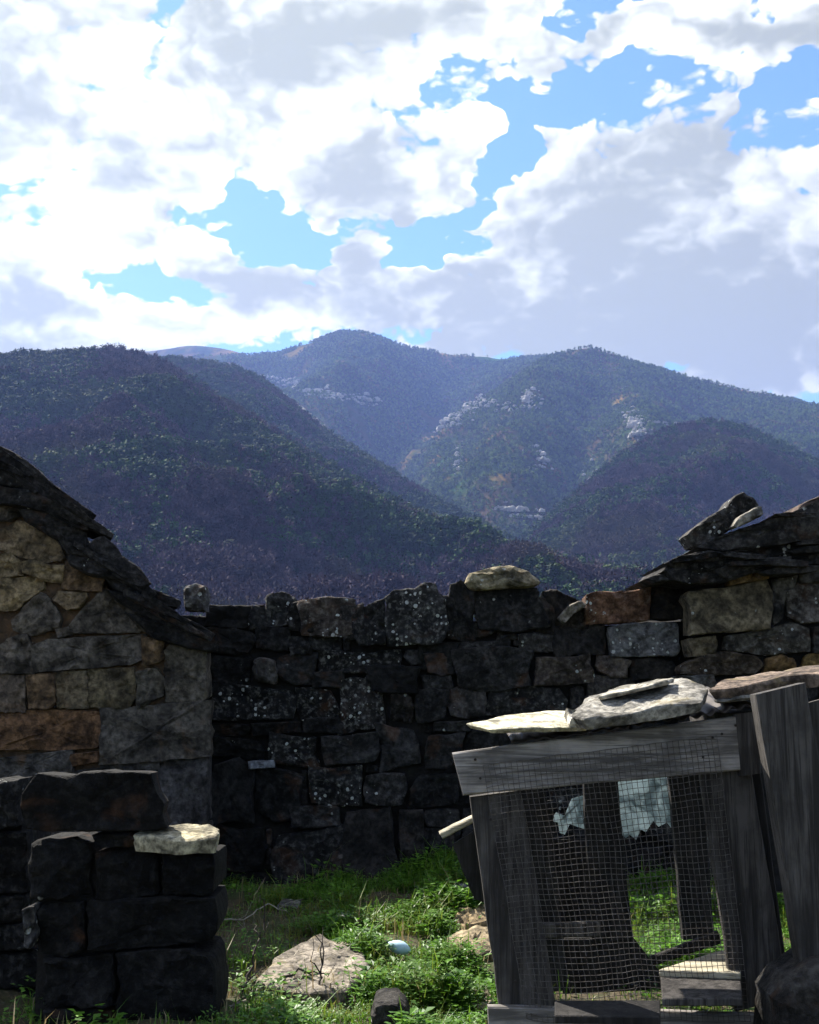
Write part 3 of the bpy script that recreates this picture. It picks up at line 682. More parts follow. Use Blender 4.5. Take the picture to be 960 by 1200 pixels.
for (x0, y0, x1, y1) in ((840,796,900,830),(902,800,960,840),(806,818,850,850),(962,800,1020,850),(850,834,930,880),(932,844,1010,890),(806,854,848,900)): bs(rect_poly(x0, y0, x1, y1), dark(.1, 1.5))
RS = [([(817,641),(836,630),(868,619),(905,608),(936,600),(970,582),(1010,566),(1012,606),(960,630),(905,640),(850,646)], .30),
      ([(820,640),(870,632),(940,622),(1010,598),(1012,640),(940,652),(880,654),(838,650)], .16),
      ([(777,660),(796,652),(818,646),(862,645),(880,650),(872,662),(820,672),(800,670)], .24),
      ([(780,668),(830,660),(900,652),(960,648),(1010,640),(1010,660),(930,662),(898,668),(850,682),(806,684),(790,680)], .18),
      ([(757,678),(766,674),(786,670),(790,680),(770,683)], .16), ([(774,671),(782,662),(790,664),(792,671)], .2), ([(834,668),(860,656),(890,654),(905,662),(880,668),(852,680)], .22)]
for poly, ov in RS:
    s = rnd.uniform(.012, .022)
    px_stone(barn, poly, YR-ov, (s*1.1, s, s*.95, .25), depth=1.0, proud=0, name='roof_slab', bevel=.03, rough=.03, round_=.12, K=34)
for k in range(16):
    px = 812+k*10.8+rnd.uniform(-6, 6); py = rnd.uniform(max(590, 645-(px-817)*.38), 672); ln = rnd.uniform(20, 36); th = rnd.uniform(2.6, 5); an = -R(rnd.uniform(-4, 12)); ca, sa = math.cos(an), math.sin(an)
    P = [(-ln, -th*.3), (-ln*.6, -th), (ln*.5, -th*.9), (ln, -th*.6), (ln*.95, th*.7), (ln*.1, th), (-ln*.9, th*.6)]
    s = rnd.uniform(.008, .026)
    px_stone(barn, [(px+a*ca-b*sa, py+a*sa+b*ca) for a, b in P], YR-rnd.uniform(.2, .36), (s*1.1, s, s*.95, .2), depth=.5, proud=0, name='roof_slab', bevel=.012, rough=.02, round_=.05, K=30)
px_stone(barn, [(934,600),(940,590),(962,580),(1000,566),(1000,578),(960,592)], YR-.2, (.055,.04,.034,.2), depth=.8, proud=0, name='roof_slab', K=22)
loose('loose_stone', [(802,628),(812,618),(838,600),(852,594),(862,580),(872,576),(884,582),(892,590),(896,604),(870,614),(848,626),(822,642),(812,640)], YR-.22, (.028,.026,.024,.45), .35, 'large dark angular stone lying on the barn roof slabs', bevel=.04, rough=.035)
loose('loose_stone', [(860,616),(868,604),(886,594),(894,592),(896,602),(882,610),(864,618)], YR-.42, (.13,.12,.10,.4), .2, 'small pale stone in front of the large angular one on the barn roof', bevel=.03)

# ------------------------------------------------------------------ stub wall at the left front
YP = 5.7
pier = empty('stone_stub_wall', (-1.45, YP, 0)); tag(pier, 'low dark stub of squared stone wall at the left front', 'wall')
core_block('rubble_core', [(50, 1000), (100, 1000), (185, 1012), (212, 1014)], YP+.08, .5, -.3, M['core'], pier)
core_block('rubble_core', [(-160, 925), (28, 925)], YP+.62, .5, -.3, M['core'], pier)
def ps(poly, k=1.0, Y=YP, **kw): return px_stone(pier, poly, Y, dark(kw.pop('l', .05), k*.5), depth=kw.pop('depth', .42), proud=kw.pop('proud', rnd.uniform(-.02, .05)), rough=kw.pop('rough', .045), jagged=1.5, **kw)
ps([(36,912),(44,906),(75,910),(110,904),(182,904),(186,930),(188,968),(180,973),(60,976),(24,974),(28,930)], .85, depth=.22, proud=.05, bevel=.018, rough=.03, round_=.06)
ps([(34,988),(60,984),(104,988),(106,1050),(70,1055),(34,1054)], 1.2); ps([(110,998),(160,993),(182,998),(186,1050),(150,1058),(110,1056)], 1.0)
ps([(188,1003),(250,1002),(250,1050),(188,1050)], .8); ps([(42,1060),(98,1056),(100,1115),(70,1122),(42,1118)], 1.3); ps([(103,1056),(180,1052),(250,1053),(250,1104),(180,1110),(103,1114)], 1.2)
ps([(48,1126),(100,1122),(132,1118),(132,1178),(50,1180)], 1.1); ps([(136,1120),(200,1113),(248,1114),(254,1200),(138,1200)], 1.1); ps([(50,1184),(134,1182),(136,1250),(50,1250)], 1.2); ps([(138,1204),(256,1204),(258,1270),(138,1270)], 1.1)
ps([(108,979),(150,976),(160,984),(156,994),(110,994)], 1.2); ps([(25,1066),(40,1062),(40,1100),(34,1114),(27,1110)], 4.2, l=.5, K=18)  # last stone: sunlit left face of the stack painted as a pale tone
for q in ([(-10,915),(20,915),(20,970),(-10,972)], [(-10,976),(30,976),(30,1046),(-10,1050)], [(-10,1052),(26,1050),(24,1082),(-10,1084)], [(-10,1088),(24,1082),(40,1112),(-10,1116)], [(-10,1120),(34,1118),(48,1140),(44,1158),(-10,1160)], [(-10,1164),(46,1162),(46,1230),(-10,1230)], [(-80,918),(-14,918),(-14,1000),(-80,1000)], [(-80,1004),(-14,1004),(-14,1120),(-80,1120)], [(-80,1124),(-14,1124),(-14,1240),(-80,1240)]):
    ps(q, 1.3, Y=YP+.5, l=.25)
o = at(203, 985, YP-.02)
sl_ = stone('loose_slab', [(-.20,-.10),(-.18,.12),(-.02,.17),(.15,.16),(.205,.05),(.21,-.12),(.02,-.16)], o+Vector((0, .10, .035)), None, M['slab'], (.24,.215,.15,0), .08, U=(1,0,-.02), Vv=(0,.985,.12), N=(0,-.12,.985), bevel=.02, rough=.014, flat=1)
tag(sl_, 'flat pale stone slab lying on the stub wall at the left front', 'stone slab', 'loose stones lying on walls and roofs')

# ------------------------------------------------------------------ hutch
YK = 5.0
hutch = empty('animal_hutch', (at(720, 1100, YK).x, YK, 0)); tag(hutch, 'leaning grey wooden hutch with wire mesh front', 'hutch')
def board(name, quad, Y, thick, mat, parent=hutch, Y2=None, bev=0.006, label=None):
    """plank: its front face given by four directions (tl, tr, br, bl) at distance Y, then a thickness"""
    T = [at(a, b, Y) for a, b in quad]
    nseg = 10; c = sum(T, Vector())/4; V = []; Fc = []
    long_h = (T[1]-T[0]).length > (T[3]-T[0]).length
    for k in range(nseg+1):
        s = k/nseg
        if long_h: A, B = T[0].lerp(T[1], s), T[3].lerp(T[2], s)
        else: A, B = T[3].lerp(T[0], s), T[2].lerp(T[1], s)
        j1, j2 = [(noise.noise(Vector((s*7+c.x*9, c.z*5+i*4, i)))*0.005) for i in (1, 2)]
        dd = (B-A).normalized()
        A = A+dd*j1; B = B+dd*j2
        e = dd*bev
        V += [tuple(v-c) for v in (A+Vector((0, bev, 0)), A+e, B-e, B+Vector((0, bev, 0)), B+Vector((0, thick, 0)), A+Vector((0, thick, 0)))]
    for k in range(nseg):
        for i in range(6):
            a, b = k*6+i, k*6+(i+1) % 6
            Fc.append((a, b, b+6, a+6))
    Fc.append(tuple(range(5, -1, -1))); Fc.append(tuple(nseg*6+i for i in range(6)))
    o = mesh_obj(name, V, Fc, M[mat], None, c)
    if parent is not None: child(o, parent)
    if label: o['label'] = label
    return o
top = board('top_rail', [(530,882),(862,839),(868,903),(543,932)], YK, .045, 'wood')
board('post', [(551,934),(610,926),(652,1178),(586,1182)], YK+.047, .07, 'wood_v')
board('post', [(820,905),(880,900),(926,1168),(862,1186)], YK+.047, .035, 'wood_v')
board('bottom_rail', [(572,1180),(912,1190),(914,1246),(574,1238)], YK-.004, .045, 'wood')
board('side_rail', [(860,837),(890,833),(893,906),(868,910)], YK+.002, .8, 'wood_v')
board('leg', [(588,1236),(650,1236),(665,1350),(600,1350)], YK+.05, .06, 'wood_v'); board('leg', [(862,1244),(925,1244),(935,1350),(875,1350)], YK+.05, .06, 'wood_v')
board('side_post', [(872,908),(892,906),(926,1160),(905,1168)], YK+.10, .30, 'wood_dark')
YK2 = YK+.85
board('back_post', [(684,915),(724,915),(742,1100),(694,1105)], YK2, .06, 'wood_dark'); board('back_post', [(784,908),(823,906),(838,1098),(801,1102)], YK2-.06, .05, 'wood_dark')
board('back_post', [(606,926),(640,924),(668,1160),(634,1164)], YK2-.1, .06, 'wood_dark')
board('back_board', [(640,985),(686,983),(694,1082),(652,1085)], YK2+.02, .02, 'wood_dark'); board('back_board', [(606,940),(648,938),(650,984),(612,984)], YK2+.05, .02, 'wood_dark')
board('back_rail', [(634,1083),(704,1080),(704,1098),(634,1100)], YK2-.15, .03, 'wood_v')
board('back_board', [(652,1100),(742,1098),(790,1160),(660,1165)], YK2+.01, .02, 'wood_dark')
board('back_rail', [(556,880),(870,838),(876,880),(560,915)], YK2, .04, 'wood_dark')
def plank(name, pts, thick, mat, parent=None):
    """horizontal plank from four corner points, with thickness downwards"""
    c = sum(pts, Vector())/4
    V = [tuple(p-c) for p in pts]+[tuple(p-c-Vector((0, 0, thick))) for p in pts]
    Fc = [(0,1,2,3),(7,6,5,4),(0,4,5,1),(1,5,6,2),(2,6,7,3),(3,7,4,0)]
    o = mesh_obj(name, V, Fc, M[mat], None, c)
    bv = o.modifiers.new('edge', 'BEVEL'); bv.width = .004; bv.segments = 1
    if parent is not None: child(o, parent)
    return o
def lv(px, py, z):       # point at height z in a direction
    r = ray(px, py); return CAM+r*((z-CAM.z)/r.z)
plank('floor_board', [lv(772,1136,.40), lv(868,1140,.40), lv(868,1112,.40), lv(842,1114,.40)], .03, 'wood_pale', hutch)
plank('floor_board', [lv(776,1170,.37), lv(870,1170,.37), lv(868,1146,.37), lv(774,1143,.37)], .03, 'wood_v', hutch)
plank('floor_board', [lv(650,1190,.35), lv(774,1192,.35), lv(774,1172,.35), lv(650,1172,.35)], .03, 'wood_dark', hutch)
board('loose_batten', [(762,1122),(842,1092),(846,1106),(766,1132)], YK+.45, .03, 'wood_dark')
# wire mesh
def tube_net(lines, r, sides=4):
    V, Fc = [], []
    for L in lines:
        k0 = len(V)
        for i, pnt in enumerate(L):
            a = L[max(i-1, 0)]; b = L[min(i+1, len(L)-1)]; d = (b-a).normalized()
            u = d.cross(Vector((0, 1, 0.01))).normalized(); v = d.cross(u)
            for s in range(sides):
                th = 2*math.pi*(s+.5)/sides; V.append(tuple(pnt+u*math.cos(th)*r+v*math.sin(th)*r))
        for i in range(len(L)-1):
            for s in range(sides):
                Fc.append((k0+i*sides+s, k0+i*sides+(s+1) % sides, k0+(i+1)*sides+(s+1) % sides, k0+(i+1)*sides+s))
    return V, Fc
def mesh_pt(s, q):
    # net corners: (578,896) (846,862) right, bottom (905,1192) and (626,1190)
    A = Vector((566,897)).lerp(Vector((840,862)), s); B = Vector((618,1194)).lerp(Vector((880,1196)), s)
    P = A.lerp(B, q)
    bx = 2.2*noise.noise(Vector((s*4, q*5, 1)))+1.2*noise.noise(Vector((s*11, q*9, 4))); by = 3.0*noise.noise(Vector((s*5, q*4, 8)))+1.2*noise.noise(Vector((s*14, q*7, 3)))
    by += 7*sstep(.7, 1.0, q)*math.sin(s*9)*.4
    dep = YK-.006 if q < .22 or q > .97 else YK+.018+.02*noise.noise(Vector((s*4, q*4, 6)))
    if .17 < q < .22: dep = YK-.006
    return at(P.x+bx, P.y+by, dep)
NVx, NHx = 42, 46
lines = [[mesh_pt(i/NVx, j/40) for j in range(41)] for i in range(NVx+1)]+[[mesh_pt(i/30, j/NHx) for i in range(31)] for j in range(NHx+1)]
V, Fc = tube_net(lines, .0016)
o = mesh_obj('wire_mesh', V, Fc, M['wire']); tag(o, kind='stuff'); child(o, hutch)
# nails
for (px, py) in ((557,890),(563,912),(882-20,850),(835,864),(824,887),(846,860),(575,960),(590,1060),(604,1150),(850,960),(868,1060),(890,1150)):
    c = at(px, py, YK-.002 if py < 930 else YK+.045); V = []; n = 8
    for k in range(n): V.append((.006*math.cos(2*math.pi*k/n), -.003, .006*math.sin(2*math.pi*k/n)))
    for k in range(n): V.append((.006*math.cos(2*math.pi*k/n), .004, .006*math.sin(2*math.pi*k/n)))
    o = mesh_obj('nail', V, [tuple(range(n))]+[(k, n+k, n+(k+1) % n, (k+1) % n) for k in range(n)], M['rust'], None, c)
    if py < 930: o.parent = top; o.location = c-top.location-hutch.location
    else: child(o, hutch)
# torn pale sheeting on the back
m, t, p = new_mat('pale_plastic_sheet')
tcn = t.n('ShaderNodeTexCoord'); n1 = t.noise(tcn.outputs['Object'], 9, 8, .68, .9)
setp(t, p, 'Base Color', t.mix(t.mr(n1.outputs['Fac'], .35, .65), (.10, .13, .14), (.50, .57, .58))); setp(t, p, 'Roughness', .5)
tr = t.n('ShaderNodeBsdfTranslucent', ins={'Color': t.mix(t.mr(n1.outputs['Fac'], .38, .6), (.24, .31, .34), (.62, .72, .76))}); setp(t, p, 'Normal', t.n('ShaderNodeBump', ins={'Height': n1.outputs['Fac'], 'Strength': 1.0, 'Distance': .05}).outputs[0]); mxs = t.n('ShaderNodeMixShader', ins={0: .45, 1: p.outputs[0], 2: tr.outputs[0]})
for nd in t.nt.nodes:
    if nd.type == 'OUTPUT_MATERIAL': t.nt.links.new(mxs.outputs[0], nd.inputs[0])
M['sheet'] = m
def sheet(poly, Y):
    P = [at(a, b, Y) for a, b in poly]; c = sum(P, Vector())/len(P)
    n = len(P); V = [tuple(q-c+Vector((0, .02*noise.noise(q*9), 0))) for q in P]+[tuple(q-c+Vector((0, .004+.02*noise.noise(q*9), 0))) for q in P]
    Fc = [tuple(range(n))[::-1], tuple(range(n, 2*n))]+[(k, (k+1) % n, n+(k+1) % n, n+k) for k in range(n)]
    o = mesh_obj('torn_sheet', V, Fc, M['sheet'], None, c); child(o, hutch); return o
sheet([(718,905),(800,900),(842,898),(850,975),(836,972),(830,985),(818,976),(812,981),(800,972),(790,974),(782,964),(772,969),(766,962),(757,975),(751,972),(745,984),(738,978),(733,982),(722,972),(727,962),(722,950),(727,940),(720,925)], YK2+.07)
sheet([(646,962),(652,952),(662,956),(670,936),(690,930),(692,974),(680,970),(668,966),(662,978),(656,976),(654,964)], YK2+.08)
# corrugated sheet on top, and the slabs that weigh it down
V, Fc = [], []; nu, nv = 110, 10
A, B = at(600, 872, YK-.03), at(888, 827, YK-.03)
for j in range(nv+1):
    for i in range(nu+1):
        s = i/nu; q = j/nv
        P = A.lerp(B, s)+Vector((0, q*.65, q*.085))
        P.z += (.003+.008*s)*math.sin(s*2*math.pi*17)+.012*noise.noise(Vector((s*6, q*2, 3)))+.006*noise.noise(Vector((s*25, q*5, 3)))*(1-q)
        P.y += .02*noise.noise(Vector((s*9, 0, 5)))*(1-q)
        V.append(tuple(P))
w = nu+1
Fc = [(j*w+i, j*w+i+1, (j+1)*w+i+1, (j+1)*w+i) for j in range(nv) for i in range(nu)]
o = mesh_obj('corrugated_sheet', V, Fc, M['rust'], smooth=True); sd = o.modifiers.new('thick', 'SOLIDIFY'); sd.thickness = .004
tag(o, 'rusty corrugated metal sheet roofing the wire fronted hutch', 'metal sheet')
ROOFN = Vector((-.12, -.2, 1)).normalized()
def slab(name, top_px, Y0, Y1, thick, color, label, mat='slab', tilt=None, **kw):
    """slab seen by its sloping top: directions of the outline with their distances"""
    P = [at(a, b, y) for a, b, y in top_px]; c = sum(P, Vector())/len(P)
    n = Vector((0, 0, 0))
    for i in range(len(P)):
        n += (P[i]-c).cross(P[(i+1) % len(P)]-c)
    n.normalize(); n = n if n.z > 0 else -n
    U = (Vector((1, 0, 0))-n*n.x).normalized(); Vv = n.cross(U)
    poly = [((q-c).dot(U), (q-c).dot(Vv)) for q in P]
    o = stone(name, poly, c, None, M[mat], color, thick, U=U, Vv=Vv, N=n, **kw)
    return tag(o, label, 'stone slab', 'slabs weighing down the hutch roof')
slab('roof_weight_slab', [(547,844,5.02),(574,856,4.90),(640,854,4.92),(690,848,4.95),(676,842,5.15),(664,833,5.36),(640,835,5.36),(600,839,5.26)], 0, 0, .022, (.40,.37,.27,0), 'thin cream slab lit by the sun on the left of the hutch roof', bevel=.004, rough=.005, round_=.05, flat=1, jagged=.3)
slab('roof_weight_slab', [(666,826,4.96),(683,846,4.86),(740,838,4.86),(822,822,4.88),(830,798,5.1),(800,797,5.3),(735,806,5.3),(690,822,5.2)], 0, 0, .055, (.17,.16,.14,0), 'thick layered grey slab in the middle of the hutch roof', bevel=.01, rough=.02, round_=.08, flat=1, jagged=.7)
slab('roof_weight_slab', [(700,818,5.06),(735,806,5.02),(782,794,5.04),(790,796,5.2),(760,797,5.35),(715,808,5.3)], 0, 0, .025, (.22,.205,.17,0), 'flaked layer of stone lying on the thick grey slab', bevel=.012, rough=.012, flat=1)
slab('roof_weight_slab', [(828,812,5.02),(848,802,4.96),(900,794,4.96),(985,786,4.96),(1010,776,5.4),(930,780,5.5),(860,792,5.4)], 0, 0, .06, (.10,.075,.058,0), 'reddish brown slab lying at the right of the hutch roof', bevel=.02, rough=.015, flat=1)
slab('roof_weight_slab', [(836,822,4.99),(880,814,4.94),(900,806,5.1),(880,802,5.3),(840,808,5.3)], 0, 0, .02, (.24,.23,.2,0), 'thin grey slab under the reddish one beside the tall post', bevel=.01, rough=.01, flat=1)
slab('pale_stone', [(664,826,5.0),(668,846,4.93),(684,846,4.92),(686,828,5.05)], 0, 0, .05, (.26,.24,.2,0), 'small pale block wedged between cream slab and thick grey slab', bevel=.012, K=18)
# tall post at the right
tp = board('fence_post', [(886,814),(944,800),(1033,1300),(970,1316)], YK-.30, .09, 'wood_v', None); tag(tp, 'tall leaning grey squared post at the right of the hutch', 'post')
tp2 = board('fence_board', [(946,824),(975,816),(1040,1300),(1002,1310)], YK-.15, .03, 'wood_v', None); tag(tp2, 'grey board behind the tall leaning post at the right edge', 'board')
for o_, zz in ((tp, 0), (tp2, 0)):
    o_.location.z += 0
# plank leaning at the left of the hutch; sunlit edge painted as pale wood
V = []
lp = board('leaning_plank', [(515,977),(600,934),(603,939),(519,983)], 5.9, .10, 'wood_pale', None); tag(lp, 'plank end with its sunlit edge painted pale, sticking out behind the left side of the hutch', 'plank')
board('side_board', [(530,990),(556,974),(576,1060),(556,1054)], YK2+.07, .03, 'wood_dark')
# stone at the lower right corner
o = px_stone(None, [(912,1176),(930,1152),(962,1132),(1010,1126),(1020,1260),(908,1260),(916,1200)], 4.55, (.022,.02,.018,.1), .35, proud=0, name='boulder', rough=.04, bevel=.08); tag(o, 'dark boulder at the foot of the tall post', 'stone')

# ------------------------------------------------------------------ things in the grass
def on_ground(px, py):
    r = ray(px, py); tq = 1.0
    P = CAM
    for k in range(4000):
        P = CAM+r*(4+k*.002*3)
        if P.z <= gz(P.x, P.y): break
    return Vector(P)
def flat_rock(name, pts, thick, color, label, mat='slab', lift=.085, **kw):
    P = [on_ground(a, b) for a, b in pts]; c = sum(P, Vector())/len(P)
    o = stone(name, [(q.x-c.x, q.y-c.y) for q in P], c+Vector((0, 0, lift)), None, M[mat], color, thick, U=(1,0,0), Vv=(0,.995,.08), N=(0,-.08,.995), **kw)
    return tag(o, label, 'stone')
flat_rock('flat_rock', [(296,1166),(326,1134),(375,1120),(424,1126),(434,1148),(410,1176),(360,1184)], .15, (.15,.13,.105,0), 'broad flat tan rock lying in the grass', bevel=.03, rough=.02, flat=1)
flat_rock('flat_rock', [(528,1086),(548,1078),(572,1080),(575,1092),(545,1096)], .1, (.17,.125,.07,0), 'tan stone in the grass beside the hutch, the upper one', bevel=.03, flat=1)
flat_rock('flat_rock', [(524,1116),(540,1106),(574,1106),(580,1126),(550,1130)], .1, (.17,.135,.085,0), 'tan stone in the grass beside the hutch, the lower one', bevel=.03, flat=1)
flat_rock('flat_rock', [(548,1190),(556,1180),(574,1180),(580,1192),(560,1198)], .08, (.2,.17,.12,0), 'small pale stone beside the lower left corner of the hutch', bevel=.02, flat=1)
def boulder(poly, color, label, ln=.25):
    c = on_ground((poly[0][0]+poly[len(poly)//2][0])/2, max(b for a, b in poly)-2)
    o = px_stone(None, poly, c.y, color, ln, proud=0, name='rock', rough=.04, bevel=.06); return tag(o, label, 'stone')
boulder([(434,1196),(437,1178),(450,1172),(468,1173),(478,1186),(484,1215),(436,1215)], (.022,.02,.018,.2), 'dark round topped stone in the grass at the bottom')
boulder([(527,1050),(534,1038),(546,1036),(556,1056),(556,1064),(530,1062)], (.10,.10,.095,.2), 'grey stone at the foot of the wall behind the hutch')
boulder([(388,1080),(394,1074),(415,1074),(418,1086),(392,1088)], (.12,.12,.12,.4), 'pale flat stone in the grass near the wall foot')
boulder([(322,1064),(328,1060),(350,1062),(350,1070),(326,1071)], (.09,.085,.08,.2), 'small grey stone in the shade at the wall foot')
# pale blue plastic float
c = on_ground(467, 1130); V, Fc = [], []; n1_, n2_ = 16, 12
for j in range(n2_+1):
    s = j/n2_; x = -0.075+.15*s; r_ = .046*math.sin(math.pi*min(max(s, .02), .98))**.6*(1-.28*(1-s))
    for i in range(n1_): V.append((x, r_*math.cos(2*math.pi*i/n1_), r_*math.sin(2*math.pi*i/n1_)))
for j in range(n2_):
    for i in range(n1_): Fc.append((j*n1_+i, j*n1_+(i+1) % n1_, (j+1)*n1_+(i+1) % n1_, (j+1)*n1_+i))
Fc += [tuple(range(n1_))[::-1], tuple(n2_*n1_+i for i in range(n1_))]
bl = mesh_obj('plastic_bottle', V, Fc, plain_mat('pale_blue_plastic', (.50,.68,.74), (.42,.6,.68), 6, rough=.35, bump=.05), None, c+Vector((0, 0, .095)), True); bl.rotation_euler = (0, R(14), R(-12))
tag(bl, 'pale blue rounded plastic bottle lying in the grass', 'bottle')
V = [(0, .014*math.cos(2*math.pi*k/10), .014*math.sin(2*math.pi*k/10)) for k in range(10)]+[(-.02, .012*math.cos(2*math.pi*k/10), .012*math.sin(2*math.pi*k/10)) for k in range(10)]
cp = mesh_obj('bottle_neck', V, [(k, (k+1) % 10, 10+(k+1) % 10, 10+k) for k in range(10)]+[tuple(range(10, 20))], plain_mat('dark_plastic', (.02,.02,.025), (.03,.03,.03), 8), bl, (-.07, 0, .004))

# dead branches
def branch(label, px_pts, r0, color, name='dead_branch', twigs=4):
    pts = [at(a, b, y) for a, b, y in px_pts]; lines = []
    L = []
    for a, b in zip(pts, pts[1:]):
        for k in range(5): L.append(a.lerp(b, k/5)+Vector((rnd.gauss(0, .006), rnd.gauss(0, .006), rnd.gauss(0, .006))))
    L.append(pts[-1])
    V, Fc = [], []
    def tub(L, r0, r1):
        k0 = len(V)
        for i, pnt in enumerate(L):
            d = (L[min(i+1, len(L)-1)]-L[max(i-1, 0)]).normalized(); u = d.orthogonal().normalized(); v = d.cross(u); r = r0+(r1-r0)*i/(len(L)-1)
            for s in range(5): th = 2*math.pi*s/5; V.append(tuple(pnt+u*math.cos(th)*r+v*math.sin(th)*r))
        for i in range(len(L)-1):
            for s in range(5): Fc.append((k0+i*5+s, k0+i*5+(s+1) % 5, k0+(i+1)*5+(s+1) % 5, k0+(i+1)*5+s))
    tub(L, r0, r0*.35)
    for _ in range(twigs):
        i = rnd.randrange(2, len(L)-1); d = (L[i]-L[i-1]).normalized(); dd = (d+Vector((rnd.gauss(0, .6), rnd.gauss(0, .4), rnd.gauss(.3, .5)))).normalized()
        ln = rnd.uniform(.08, .28); T = [L[i]+dd*ln*k/4+Vector((rnd.gauss(0, .008), rnd.gauss(0, .008), rnd.gauss(0, .008)))*k for k in range(5)]
        tub(T, r0*.5, r0*.15)
    o = mesh_obj(name, V, Fc, color, None); return tag(o, label, 'branch', 'dead branches in the grass')
m_tw = plain_mat('dark_twig', (.035,.028,.024), (.06,.05,.045), 20); m_tp = plain_mat('pale_twig', (.30,.27,.22), (.2,.18,.15), 20)
branch('dark thin upright dead stem in front of the stub wall end', [(280,1176,6.1),(294,1132,6.2),(302,1105,6.25),(309,1076,6.3)], .009, m_tw)
branch('long dark branch lying across the flat tan rock', [(258,1184,6.0),(300,1163,6.1),(330,1147,6.2),(354,1136,6.25),(372,1140,6.3)], .011, m_tw)
branch('thick straight dark branch over the flat rock middle', [(280,1156,6.2),(320,1150,6.25),(365,1148,6.3)], .009, m_tw, twigs=2)
branch('short dark twig standing before the flat tan rock', [(374,1178,6.1),(376,1145,6.15),(379,1122,6.15)], .009, m_tw)
branch('pale arched dry stem against the dark wall foot', [(250,1078,7.6),(285,1077,7.6),(312,1060,7.7),(336,1068,7.7),(358,1082,7.8)], .006, m_tp, twigs=3)
branch('pale broken stick at the foot of the stub wall', [(268,1182,5.95),(290,1169,6.0),(308,1156,6.05)], .009, m_tp, twigs=1)
branch('pale dry stalk at the bottom of the grass', [(322,1198,6.1),(336,1184,6.15),(346,1178,6.2)], .005, m_tp, twigs=1)
branch('thin pale stalk leaning before the hutch mesh', [(734,1182,4.9),(741,1166,4.92),(748,1154,4.92)], .0022, m_tp, twigs=0)

# ------------------------------------------------------------------ grass and weeds
def grass(name, n, region, make, mat, label, seed, dens_fn):
    r = np.random.default_rng(seed); V = []; Fc = []; k = 0
    cnt = 0
    while cnt < n:
        x = r.uniform(region[0], region[1]); y = r.uniform(region[2], region[3])
        if r.random() > dens_fn(x, y): continue
        k = make(r, x, y, gz(x, y), V, Fc); cnt += 1
    return tag(mesh_obj(name, V, Fc, mat), label, 'plants', kind='stuff')
def blade(r, x, y, z, V, Fc):
    h = r.uniform(.03, .10)*(1.9 if r.random() < .06 else 1)*max(.4, 1+1.6*fbm(x*2.2, y*2.2, 6, 2)); a = r.uniform(0, 6.28); le = r.uniform(.2, .9)*h; w = r.uniform(.002, .0045)
    dx, dy = math.cos(a), math.sin(a); k = len(V)
    V.extend([(x-dy*w, y+dx*w, z-.01), (x+dy*w, y-dx*w, z-.01), (x+dx*le*.35+dy*w*.8, y+dy*le*.35-dx*w*.8, z+h*.65), (x+dx*le*.35-dy*w*.8, y+dy*le*.35+dx*w*.8, z+h*.65), (x+dx*le, y+dy*le, z+h)])
    Fc.extend([(k, k+1, k+2, k+3), (k+3, k+2, k+4)])
def weed(r, x, y, z, V, Fc):
    k_ = max(.5, 1+1.5*fbm(x*2.2, y*2.2, 6, 2)); nl = r.integers(4, 8); hh = r.uniform(.015, .10)*k_
    for _ in range(nl):
        a = r.uniform(0, 6.28); d = r.uniform(.01, .06); w = r.uniform(.004, .014)*k_; l = r.uniform(.012, .036)*k_
        cx, cy, cz = x+math.cos(a)*d, y+math.sin(a)*d, z+hh*r.uniform(.5, 1.2)
        up = r.uniform(-.3, .7); dx, dy = math.cos(a), math.sin(a); k = len(V)
        V.extend([(cx, cy, cz), (cx+dx*l*.5-dy*w, cy+dy*l*.5+dx*w, cz+l*up*.6), (cx+dx*l, cy+dy*l, cz+l*up*.7), (cx+dx*l*.5+dy*w, cy+dy*l*.5-dx*w, cz+l*up*.6)])
        Fc.append((k, k+1, k+2, k+3))
def green_mat(name, c1, c2, c3):
    m, t, p = new_mat(name)
    g_ = t.n('ShaderNodeNewGeometry')
    c = t.mix(g_.outputs['Random Per Island'], c1, c2)
    c = t.mix(t.mr(t.noise(g_.outputs['Position'], 1.6, 4, .6).outputs['Fac'], .48, .66), c, c3)
    setp(t, p, 'Base Color', c); setp(t, p, 'Roughness', .5); setp(t, p, 'Specular IOR Level', .4)
    tr = t.n('ShaderNodeBsdfTranslucent', ins={'Color': c}); mx = t.n('ShaderNodeMixShader', ins={0: .4, 1: p.outputs[0], 2: tr.outputs[0]})
    for nd in t.nt.nodes:
        if nd.type == 'OUTPUT_MATERIAL': t.nt.links.new(mx.outputs[0], nd.inputs[0])
    return m
m_gr = green_mat('grass_blades', (.045, .12, .010), (.15, .28, .02), (.20, .22, .04)); m_wd = green_mat('weed_leaves', (.022, .08, .008), (.13, .29, .018), (.07, .15, .015))
BARE = []
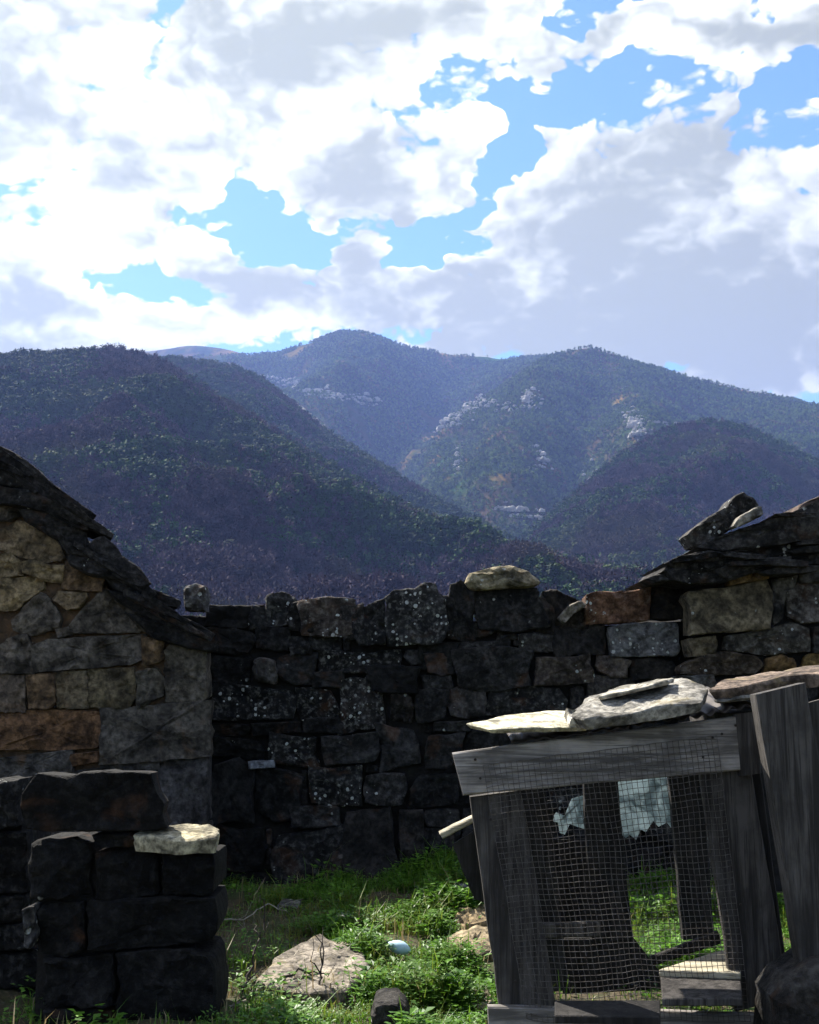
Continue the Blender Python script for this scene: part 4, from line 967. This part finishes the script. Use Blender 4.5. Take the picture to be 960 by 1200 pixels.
for (px, py, rx) in ((366, 1152, .36), (552, 1087, .16), (552, 1118, .16), (466, 1128, .08)):
    q = on_ground(px, py); BARE.append((q.x, q.y, rx, rx*1.0)); BARE.append((q.x, q.y-rx*.7, rx*.9, rx*.7))
def gd(x, y):
    q = fbm(x*1.3, y*1.3, 3, 3)
    v = .42+q*1.9
    if x < -.6: v *= .3
    if x < -.95 and y < 6.3: v *= .25
    if x > .3 and y < 6.4: v *= .12
    for (bx, by, rx, ry) in BARE:
        if math.hypot((x-bx)/rx, (y-by)/ry) < 1: v *= .03
    return max(.01, min(1, v))
grass('grass', 42000, (-2.0, 2.6, 5.2, 9.55), blade, m_gr, 'short bright green grass on the yard floor', 51, gd)
grass('weeds', 21000, (-2.0, 2.6, 5.2, 9.55), weed, m_wd, 'low broad leaved green weeds among the grass', 52, lambda x, y: max(.04, min(1, gd(x, y)*1.1-.1+.4*fbm(x*2, y*2, 9, 2))) if gd(x, y) > .04 else .01)

m_dry = green_mat('dry_stalks', (.20, .15, .07), (.34, .28, .15), (.14, .10, .05))
grass('dry_grass', 2600, (-2.0, 2.6, 5.2, 9.55), blade, m_dry, 'thin straw coloured dead stalks among the weeds', 53, lambda x, y: .25+.75*(1-gd(x, y)))

# ------------------------------------------------------------------ haze
def haze():
    x0, x1, y0, y1, z0, z1 = -5200, 5200, -2600, 8600, -13, 1850
    V = [(x, y, z) for x in (x0, x1) for y in (y0, y1) for z in (z0, z1)]
    Fc = [(0,1,3,2),(4,6,7,5),(0,4,5,1),(2,3,7,6),(0,2,6,4),(1,5,7,3)]
    m = bpy.data.materials.new('haze'); m.use_nodes = True; m.node_tree.nodes.clear(); t = NT(m.node_tree)
    pv = t.n('ShaderNodeVolumePrincipled', ins={'Color': (.29, .43, 1.0, 1), 'Density': 0.000074, 'Anisotropy': 0.2})
    t.n('ShaderNodeOutputMaterial', ins={'Volume': pv.outputs[0]})
    return tag(mesh_obj('haze', V, Fc, m), 'thin blue air between the yard and the mountains', 'haze', kind='stuff')
haze()
